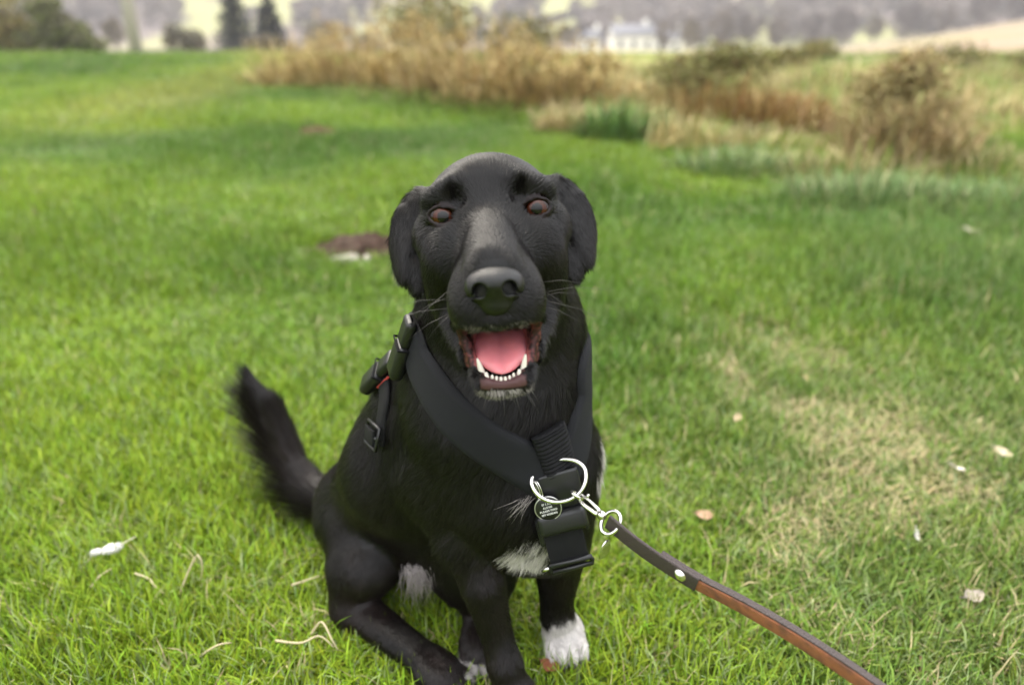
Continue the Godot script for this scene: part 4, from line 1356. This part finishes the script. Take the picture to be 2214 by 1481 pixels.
	round_box_into(st, fr * Transform3D(Basis(), Vector3(-0.0295, -0.054, -0.001)), Vector3(0.003, 0.014, 0.005), 0.002, 2)
	obj("prong", done(st), plastic, big)
	st = begin()
	round_box_into(st, fr * Transform3D(Basis(), Vector3(0.0165, -0.048, 0.002)), Vector3(0.0022, 0.012, 0.0055), 0.002, 2)
	obj("prong", done(st), plastic, big)
	st = begin()
	round_box_into(st, fr * Transform3D(Basis(Vector3.RIGHT, 0.06), Vector3(-0.008, -0.073, 0.001)), Vector3(0.0195, 0.022, 0.0026), 0.0015, 2)
	obj("strap_end", done(st), web, h)
	var a := fr * Vector3(-0.0285, -0.090, 0.004); var b := fr * Vector3(0.0135, -0.090, 0.004)
	var c := fr * Vector3(0.0135, -0.098, 0.002); var d := fr * Vector3(-0.0285, -0.098, 0.002)
	obj("slide_bar", tube([a, a.lerp(b, 0.5), b, b.lerp(c, 0.5), c, c.lerp(d, 0.5), d, d.lerp(a, 0.5)], 0.0026, 8, true), plastic, h)
	obj("pin", tube([fr * Vector3(-0.037, -0.095, 0.0), fr * Vector3(-0.030, -0.091, 0.003)], 0.0022, 8), steel, h)
	# steel D-ring
	var ring := []
	for i in 40:
		var w := TAU * i / 40.0
		var y := sin(w)
		ring.append(fr * Vector3(0.0005 + cos(w) * 0.0265, (y * 0.0195 if y < 0 else y * 0.013) + 0.001, 0.008 - 0.012 * y))
	obj("d_ring", tube(ring, 0.0021, 10, true), steel, h)

func breast() -> Transform3D:
	var at := Vector3(0.0458, 0.2791, -0.6088)
	return Transform3D(eul(-12, 4, 13), at + Vector3(-0.002, 0.016, 0.010))

func build_tag() -> void:
	var fr := breast() * Transform3D(eul(4, -6, 3), Vector3(-0.0165, -0.0265, 0.0095))
	var t := thing("id_tag", fr.origin, "round black name tag reading IF I AM ALONE PLEASE FIND MY HUMAN", "tag")
	t.basis = fr.basis
	var disc := []
	for p in [[0.0, 0.0011], [0.0118, 0.0011], [0.0123, 0.0006], [0.0123, -0.0006], [0.0118, -0.0011], [0.0, -0.0011]]:
		var row := []
		for i in 40: row.append(Vector3(cos(TAU * i / 40.0) * p[0], sin(TAU * i / 40.0) * p[0], p[1]))
		row.reverse()
		disc.append(row)
	obj("disc", sheet(disc, true), mat(Color(0.012, 0.012, 0.013), 0.3, 0.5), t)
	var silver := mat(Color(0.62, 0.61, 0.6), 0.35, 0.5, 0.8)
	var rim := []
	for i in 40: rim.append(Vector3(cos(TAU * i / 40.0) * 0.0127, sin(TAU * i / 40.0) * 0.0127, 0))
	obj("rim", tube(rim, 0.0007, 6, true), silver, t)
	var font := SystemFont.new(); font.font_names = PackedStringArray(["Droid Sans"]); font.font_weight = 700
	var lines := ["IF I AM", "ALONE", "PLEASE FIND", "MY HUMAN"]
	for i in 4:
		var tm := TextMesh.new(); tm.text = lines[i]; tm.font = font; tm.font_size = 24; tm.pixel_size = 0.00012; tm.depth = 0.0003
		var o := obj("lettering", tm, mat(Color(0.72, 0.72, 0.72), 0.5), t)
		o.position = Vector3(0, 0.0056 - 0.0037 * i, 0.00125)
	for k in 2:
		var loop := []
		for i in 24:
			var w := TAU * i / 24.0
			loop.append(Vector3(-0.0045 + 0.0026 * cos(w) + 0.0018 * k, 0.0215 + 0.0105 * sin(w), 0.001 + 0.004 * cos(w)))
		obj("split_ring", tube(loop, 0.0006, 6, true), mat(Color(0.72, 0.7, 0.68), 0.22, 0.5, 1.0), t)

func build_leash() -> void:
	var fr := breast()
	var from := fr * Vector3(0.013, -0.0165, 0.016)
	var l := thing("leash", from, "worn brown leather leash clipped to the harness ring", "leash")
	var steel := mat(Color(0.74, 0.72, 0.69), 0.2, 0.5, 1.0)
	var to := Vector3(0.0897, 0.2769, -0.5511)
	var along := (to - from).normalized()
	var right := along.cross(Vector3(0, 0.4, 1).normalized()).normalized()
	var up := right.cross(along)
	var f := Transform3D(Basis(right, along, up) * Basis.from_scale(Vector3(1.2, 1.0, 1.2)), Vector3.ZERO)
	var long := from.distance_to(to)
	# snap hook: eye round the ring, gated shaft, swivel
	var eye := []
	for i in 20:
		var w := TAU * i / 20.0
		eye.append(f * Vector3(0.0005, 0.001 - 0.0055 * cos(w), 0.0055 * sin(w)))
	var clip := obj("snap_hook", tube(eye, 0.0019, 8, true), steel, l)
	obj("hook_shaft", tube([f * Vector3(0.0022, 0.005, 0.001), f * Vector3(0.0028, 0.014, 0.001), f * Vector3(0.002, 0.027, 0.001), f * Vector3(0, 0.031, 0)], [0.0016, 0.0021, 0.0024, 0.003], 8), steel, clip)
	obj("hook_gate", tube([f * Vector3(-0.0024, 0.005, 0.001), f * Vector3(-0.0027, 0.016, 0.001), f * Vector3(-0.002, 0.027, 0.001), f * Vector3(0, 0.031, 0)], [0.0013, 0.0015, 0.002, 0.003], 8), steel, clip)
	obj("gate_knob", tube([f * Vector3(-0.003, 0.012, 0.001), f * Vector3(-0.0065, 0.011, 0.002)], [0.0013, 0.0016], 8), steel, clip)
	obj("swivel", tube([f * Vector3(0, 0.029, 0), f * Vector3(0, 0.032, 0), f * Vector3(0, 0.035, 0), f * Vector3(0, 0.037, 0)], [0.0036, 0.0044, 0.0044, 0.003], 12), steel, clip)
	var dr := []
	for i in 24:
		var w := TAU * i / 24.0
		dr.append(f * Vector3(cos(w) * 0.0095, 0.044 + 0.0085 * sin(w), 0))
	obj("swivel_ring", tube(dr, 0.0019, 8, true), steel, clip)
	# a small steel bell on the ring
	var bs := []
	for p in [[0.0, 0.0], [0.003, 0.0003], [0.0052, 0.003], [0.006, 0.008], [0.0066, 0.0115], [0.0058, 0.0118], [0.0046, 0.006], [0.0, 0.002]]:
		var row := []
		for i in 18: row.append(f * Vector3(0.012 + cos(TAU * i / 18.0) * p[0], 0.049, sin(TAU * i / 18.0) * p[0]) + Vector3(0.0, -0.004 - p[1], 0))
		bs.append(row)
	obj("bell", sheet(bs, true), steel, l)
	# leather strap: face tan, the worn end near the clip dark and folded back under a rivet
	var tan := relief(tinted(0.6, 0.4), 0.12, 9.0, 14.0)
	var worn := relief(mat(Color(0.060, 0.046, 0.044), 0.55, 0.45), 0.07, 8.0, 14.0)
	var path := [Vector3(0.0861, 0.2761, -0.5562), Vector3(0.1064, 0.2670, -0.5391), Vector3(0.1291, 0.2592, -0.5215), Vector3(0.1584, 0.2509, -0.5014), Vector3(0.1931, 0.2449, -0.4791), Vector3(0.2316, 0.2368, -0.4514), Vector3(0.2727, 0.2256, -0.4192), Vector3(0.3065, 0.2180, -0.3831), Vector3(0.3350, 0.2122, -0.3422)]
	var st := begin()
	strap_into(st, path.slice(2), 90, 0.0079, 0.0022, Vector3(0.22, 0.78, 0.42), Vector3.ZERO, l.position, func(v: Vector3):
		var w := fine.get_noise_3dv(v * 9000.0) + 0.6 * fine.get_noise_3dv(v * 2600.0)
		return Color(0.33, 0.125, 0.062).lerp(Color(0.17, 0.075, 0.05), clampf(0.3 + 1.2 * w, 0.0, 1.0)))
	var main := obj("strap", done(st), tan, l)
	var dark := path.slice(0, 4)
	st = begin()
	strap_into(st, dark, 40, 0.0098, 0.0018, Vector3(0.22, 0.80, 0.40), Vector3(0.0022, 0.0005, 0.0042), l.position)
	obj("folded_end", done(st), worn, l)
	st = begin()
	strap_into(st, path.slice(2), 90, 0.0010, 0.0030, Vector3(0.22, 0.78, 0.42), Vector3(0.0032, 0.0085, 0.0028), l.position)
	obj("strap_edge", done(st), worn, main)
	var rv: Vector3 = path[2].lerp(path[3], 0.55) - l.position + Vector3(0.003, 0.003, 0.006)
	var cap := []
	for p in [[0.0, 0.0042], [0.0035, 0.0036], [0.0058, 0.0020], [0.0068, 0.0], [0.0068, -0.001]]:
		var row := []
		for i in 20: row.append(rv + eul(-40, 25, 0) * Vector3(cos(TAU * i / 20.0) * p[0], sin(TAU * i / 20.0) * p[0], p[1]))
		row.reverse()
		cap.append(row)
	obj("rivet", sheet(cap, true), steel, l)

func strap_into(st: SurfaceTool, pts: Array, n: int, half: float, thick: float, wide_dir: Vector3, off: Vector3, base: Vector3, col: Variant = null) -> void:
	var line := spline(pts, n)
	var rows := []
	for i in n:
		var t: Vector3 = (line[mini(i + 1, n - 1)] - line[maxi(i - 1, 0)]).normalized()
		var x := (wide_dir - t * wide_dir.dot(t)).normalized()
		var z := t.cross(x).normalized()
		var row := []
		for j in 16:
			var w := TAU * j / 16.0
			var cx := signf(cos(w)) * pow(absf(cos(w)), 0.35) * half
			var cz := signf(sin(w)) * pow(absf(sin(w)), 0.5) * thick
			row.append(line[i] - base + off + x * cx + z * cz)
		rows.append(row)
	sheet_into(st, rows, true, false, col)
	var m0: Vector3 = line[0] - base + off
	for j in 16:
		for v in [m0, rows[0][(j + 1) % 16], rows[0][j]]:
			if col != null: st.set_color(col.call(v))
			st.add_vertex(v)

# ---------------------------------------------------------------- small things in the grass
func leaf_thing(called: String, at: Vector3, long: float, wide: float, c: Color, turn: Vector3, label: String, curl := 0.5) -> void:
	var rows := []
	for i in 9:
		var f := i / 8.0
		var w := wide * 0.5 * pow(sin(PI * clampf(f * 0.94 + 0.04, 0, 1)), 0.8)
		var row := []
		for j in 5:
			var g := j / 2.0 - 1.0
			row.append(Vector3(g * w, curl * long * (0.35 * (f - 0.5) * (f - 0.5) * 2.0 + 0.5 * g * g * wide / long * 0.5) + 0.003 * fine.get_noise_2d(f * 900.0, g * 500.0 + at.x * 999.0), (f - 0.5) * long))
		rows.append(row)
	var t := thing(called, at, label, "leaf", "fallen leaves in the grass")
	t.rotation_degrees = turn
	var m := relief(mat(c, 0.7, 0.35), 0.05, 6.0, 20.0)
	m.backlight_enabled = true; m.backlight = Color(0.3, 0.3, 0.3)
	obj("blade", sheet(rows), m, t)
	obj("stalk", tube([Vector3(0, curl * long * 0.17, -long * 0.5), Vector3(0.002, curl * long * 0.2, -long * 0.72)], [0.0008, 0.0005], 5), mat(c * 0.6, 0.8), t)

func build_litter() -> void:
	leaf_thing("fallen_leaf", Vector3(0.8373, 0.0240, -1.0689), 0.0288, 0.0165, Color(0.62, 0.52, 0.38), Vector3(10, 40, 20), "cream leaf farthest right in the grass")
	leaf_thing("fallen_leaf", Vector3(0.7313, 0.0240, -1.0198), 0.0256, 0.0180, Color(0.68, 0.62, 0.55), Vector3(25, 80, -10), "whitish leaf just left of the cream leaf on the right")
	leaf_thing("fallen_leaf", Vector3(0.4187, 0.0210, -1.1896), 0.0240, 0.0135, Color(0.55, 0.42, 0.28), Vector3(15, -30, 10), "small tan leaf below the straw patch")
	leaf_thing("fallen_leaf", Vector3(0.2886, 0.0210, -0.8987), 0.0272, 0.0180, Color(0.42, 0.27, 0.18), Vector3(-5, 70, 12), "tan leaf in the grass above the leash")
	leaf_thing("fallen_leaf", Vector3(0.6086, 0.0210, -1.3561), 0.0208, 0.0135, Color(0.50, 0.32, 0.18), Vector3(20, 10, 0), "small brown leaf in the straw patch on the right")
	leaf_thing("fallen_leaf", Vector3(0.5798, 0.0240, -0.8519), 0.0176, 0.0090, Color(0.72, 0.68, 0.62), Vector3(60, 20, 0), "tiny white upright leaf low on the right")
	leaf_thing("fallen_leaf", Vector3(1.5690, 0.0350, -2.4491), 0.0560, 0.0375, Color(0.55, 0.47, 0.38), Vector3(10, 60, 8), "pale leaf in the blue-green grass at upper right")
	leaf_thing("fallen_leaf", Vector3(0.0441, 0.0200, -0.6214), 0.0240, 0.0165, Color(0.22, 0.075, 0.035), Vector3(0, 60, 10), "rust-brown leaf by the white forepaw")
	leaf_thing("fallen_leaf", Vector3(0.5925, 0.0210, -0.7309), 0.0320, 0.0195, Color(0.36, 0.31, 0.26), Vector3(4, 110, 12), "grey-tan leaf low on the right of the meadow")
	# white feather
	var t := thing("feather", Vector3(-0.5526, 0.0400, -0.7976), "small white downy feather lying in the grass left of the dog", "feather")
	t.rotation_degrees = Vector3(0, 12, 8)
	var down := begin()
	for k in 2:
		var c := Vector3([-0.011, 0.009][k], 0, 0)
		for i in 260:
			var u := Vector3(rng.randfn(), rng.randfn(), rng.randfn()).normalized()
			var r: float = [0.0075, 0.0115][k] * rng.randf_range(0.7, 1.1)
			tube_into(down, [c, c + u * Vector3(1.3, 0.6, 0.7) * r], [0.0012, 0.0007], 3)
	obj("vane", done(down), mat(Color(0.82, 0.80, 0.77), 0.8, 0.3), t)
	obj("shaft", tube([Vector3(-0.03, -0.012, 0.004), Vector3(-0.012, 0, 0), Vector3(0.012, 0, 0), Vector3(0.042, 0.008, -0.004)], [0.0008, 0.0012, 0.0012, 0.0005], 5), mat(Color(0.68, 0.62, 0.50), 0.6), t)
	# dry stalks
	var stalks := [
		[[Vector3(-0.4336, 0.0050, -0.7356), Vector3(-0.4224, 0.0350, -0.7365), Vector3(-0.4016, 0.0750, -0.7464), Vector3(-0.3955, 0.0600, -0.7422), Vector3(-0.4068, 0.0300, -0.7505)], "looped dry straw stalk standing in the grass left of the dog"],
		[[Vector3(-0.4948, 0.0350, -0.7579), Vector3(-0.4775, 0.0300, -0.7549), Vector3(-0.4617, 0.0280, -0.7417), Vector3(-0.4489, 0.0200, -0.7362)], "short bent straw stalk left of the looped stalk"],
		[[Vector3(-0.2788, 0.0300, -0.6494), Vector3(-0.2460, 0.0350, -0.6411), Vector3(-0.2253, 0.0400, -0.6467), Vector3(-0.2073, 0.0300, -0.6390)], "pale straw stalk lying beside the dog's hind foot"],
		[[Vector3(-0.2391, 0.0300, -0.6586), Vector3(-0.2243, 0.0500, -0.6581), Vector3(-0.2086, 0.0400, -0.6397), Vector3(-0.2023, 0.0300, -0.6356)], "bent straw stalk crossing the one beside the hind foot"],
		[[Vector3(-0.2851, 0.0300, -0.7420), Vector3(-0.2674, 0.0350, -0.7449), Vector3(-0.2515, 0.0350, -0.7535)], "straight straw blade left of the dog's thigh"],
		[[Vector3(-0.5511, 0.0200, -0.7488), Vector3(-0.5421, 0.0300, -0.7592), Vector3(-0.5335, 0.0300, -0.7725)], "short straw blade below the white feather"],
		[[Vector3(-0.3646, 0.0200, -0.6348), Vector3(-0.3366, 0.0450, -0.6281), Vector3(-0.3243, 0.0400, -0.6363)], "arched pale grass stalk near the lower left"]]
	for s in stalks:
		var base: Vector3 = s[0][0]
		var o := begin()
		var pts := []
		for p in spline(s[0], 14): pts.append(p - base)
		var rad := []
		for i in 14: rad.append(0.0017 * (1.0 - 0.5 * i / 13.0))
		tube_into(o, pts, rad, 5)
		var node := obj("straw_stalk", done(o), mat(Color(0.50, 0.43, 0.27), 0.65, 0.4), null)
		node.position = base
		tag(node, s[1], "straw", "dry straw stalks in the grass")
	# bare soil
	var spots := [[Vector3(-0.47, 0, -2.33), 0.24, 0.12, 0.062, "dark bare soil mound beside the dog's ear"], [Vector3(-1.28, 0, -5.0), 0.22, 0.16, 0.05, "reddish-brown soil patch farther up the lawn"], [Vector3(-0.78, 0, -2.45), 0.06, 0.04, 0.02, "tiny brown soil spot left of the dark soil mound"]]
	for s in spots:
		var rows := []
		for i in 24:
			var f := i / 23.0
			var row := []
			for j in 72:
				var w := TAU * j / 72.0
				var e := 1.0 + 0.22 * fine.get_noise_2d(cos(w) * 120.0 + s[1] * 900.0, sin(w) * 120.0)
				var p := Vector3(cos(w) * s[1] * f * e, 0, sin(w) * s[2] * f * e)
				p.y = s[3] * (1.0 - f * f) - 0.014 + (0.022 * fine.get_noise_2d(p.x * 2200.0, p.z * 2200.0) + 0.02 * fine.get_noise_2d(p.x * 700.0 + 50.0, p.z * 700.0)) * (1.0 - f * 0.6)
				row.append(p)
			row.reverse()
			rows.append(row)
		var m := relief(tinted(0.95, 0.2), 0.06, 16.0, 6.0)
		var dark := Color(0.060, 0.038, 0.030) if s[1] > 0.23 else Color(0.11, 0.055, 0.04)
		var o := obj("soil_patch", sheet(rows, true, false, func(v: Vector3): return dark * (1.0 + 0.9 * fine.get_noise_3dv(v * 4000.0)) + Color(0.03, 0.026, 0.02) * clampf(2.0 * fine.get_noise_3dv(v * 1300.0), 0.0, 1.0)), m)
		o.position = s[0]
		tag(o, s[4], "soil", "bare soil patches in the lawn")
	for k in 3:
		var st := begin()
		round_box_into(st, Transform3D(eul(12 * k, 50 * k, 8), Vector3.ZERO), [Vector3(0.034, 0.010, 0.012), Vector3(0.022, 0.010, 0.012), Vector3(0.014, 0.008, 0.01)][k], 0.008, 3)
		var o := obj("pale_stone", done(st), mat(Color(0.55, 0.50, 0.44), 0.85, 0.3))
		o.position = [Vector3(-0.535, 0.012, -2.215), Vector3(-0.50, 0.014, -2.20), Vector3(-0.455, 0.012, -2.215)][k]
		tag(o, ["long pale stone at the front edge of the dark soil mound", "middle pale stone at the front edge of the dark soil mound", "smallest pale stone at the front edge of the dark soil mound"][k], "stone", "pale stones on the soil mound")


func _ready() -> void:
	# camera
	var cam := Camera3D.new()
	cam.name = "camera"
	cam.position = Vector3(0, 0.70, 0)
	cam.rotation_degrees = Vector3(-23.8, 0, 0)
	cam.near = 0.02; cam.far = 2000.0
	var lens := CameraAttributesPhysical.new()
	lens.frustum_focal_length = 37.53
	lens.exposure_aperture = 3.8
	lens.frustum_focus_distance = 0.685
	cam.attributes = lens
	cam.fov = 50.0
	add_child(cam)
	# overcast sky, brightest overhead; the veiled sun stands high beyond the dog
	var sky := ProceduralSkyMaterial.new()
	sky.sky_top_color = Color(0.97, 0.985, 1.0); sky.sky_horizon_color = Color(0.54, 0.54, 0.54); sky.sky_curve = 0.6; sky.sky_energy_multiplier = 1.0
	sky.ground_bottom_color = Color(0.35, 0.36, 0.3); sky.ground_horizon_color = Color(0.6, 0.6, 0.58)
	sky.sun_angle_max = 1.0
	var env := Environment.new()
	env.background_mode = Environment.BG_SKY
	env.sky = Sky.new(); env.sky.sky_material = sky
	env.background_energy_multiplier = 1.3
	env.tonemap_mode = Environment.TONE_MAPPER_LINEAR
	env.tonemap_exposure = 4.1
	env.fog_enabled = true; env.fog_density = 0.0018; env.fog_light_color = Color(0.92, 0.91, 0.93)
	env.sdfgi_enabled = true; env.ssao_enabled = true; env.ssil_enabled = true
	var we := WorldEnvironment.new(); we.environment = env; we.name = "environment"; add_child(we)
	var sun := DirectionalLight3D.new()
	sun.name = "sun"; sun.light_energy = 0.5; sun.light_angular_distance = 38.0; sun.light_color = Color(1.0, 0.97, 0.92)
	sun.shadow_enabled = true
	sun.rotation_degrees = Vector3(-54, -150, 0)
	add_child(sun)
	rng.seed = 20240
	soft.noise_type = FastNoiseLite.TYPE_SIMPLEX_SMOOTH; soft.frequency = 0.01; soft.seed = 3; soft.fractal_octaves = 3
	fine.noise_type = FastNoiseLite.TYPE_SIMPLEX_SMOOTH; fine.frequency = 0.01; fine.seed = 11; fine.fractal_octaves = 2
	head_at = Transform3D(Basis(Vector3.RIGHT, deg_to_rad(-23.8)) * Basis(Vector3.BACK, deg_to_rad(5.0)) * Basis.from_scale(Vector3.ONE * 0.01), Vector3(-0.0196, 0.5478, -0.6269))
	build_ground()
	build_background()
	print("background ", Time.get_ticks_msec())
	build_grass()
	print("grass ", Time.get_ticks_msec())
	build_field()
	build_dog()
	build_harness()
	build_tag()
	build_leash()
	build_litter()
	print("all ", Time.get_ticks_msec())
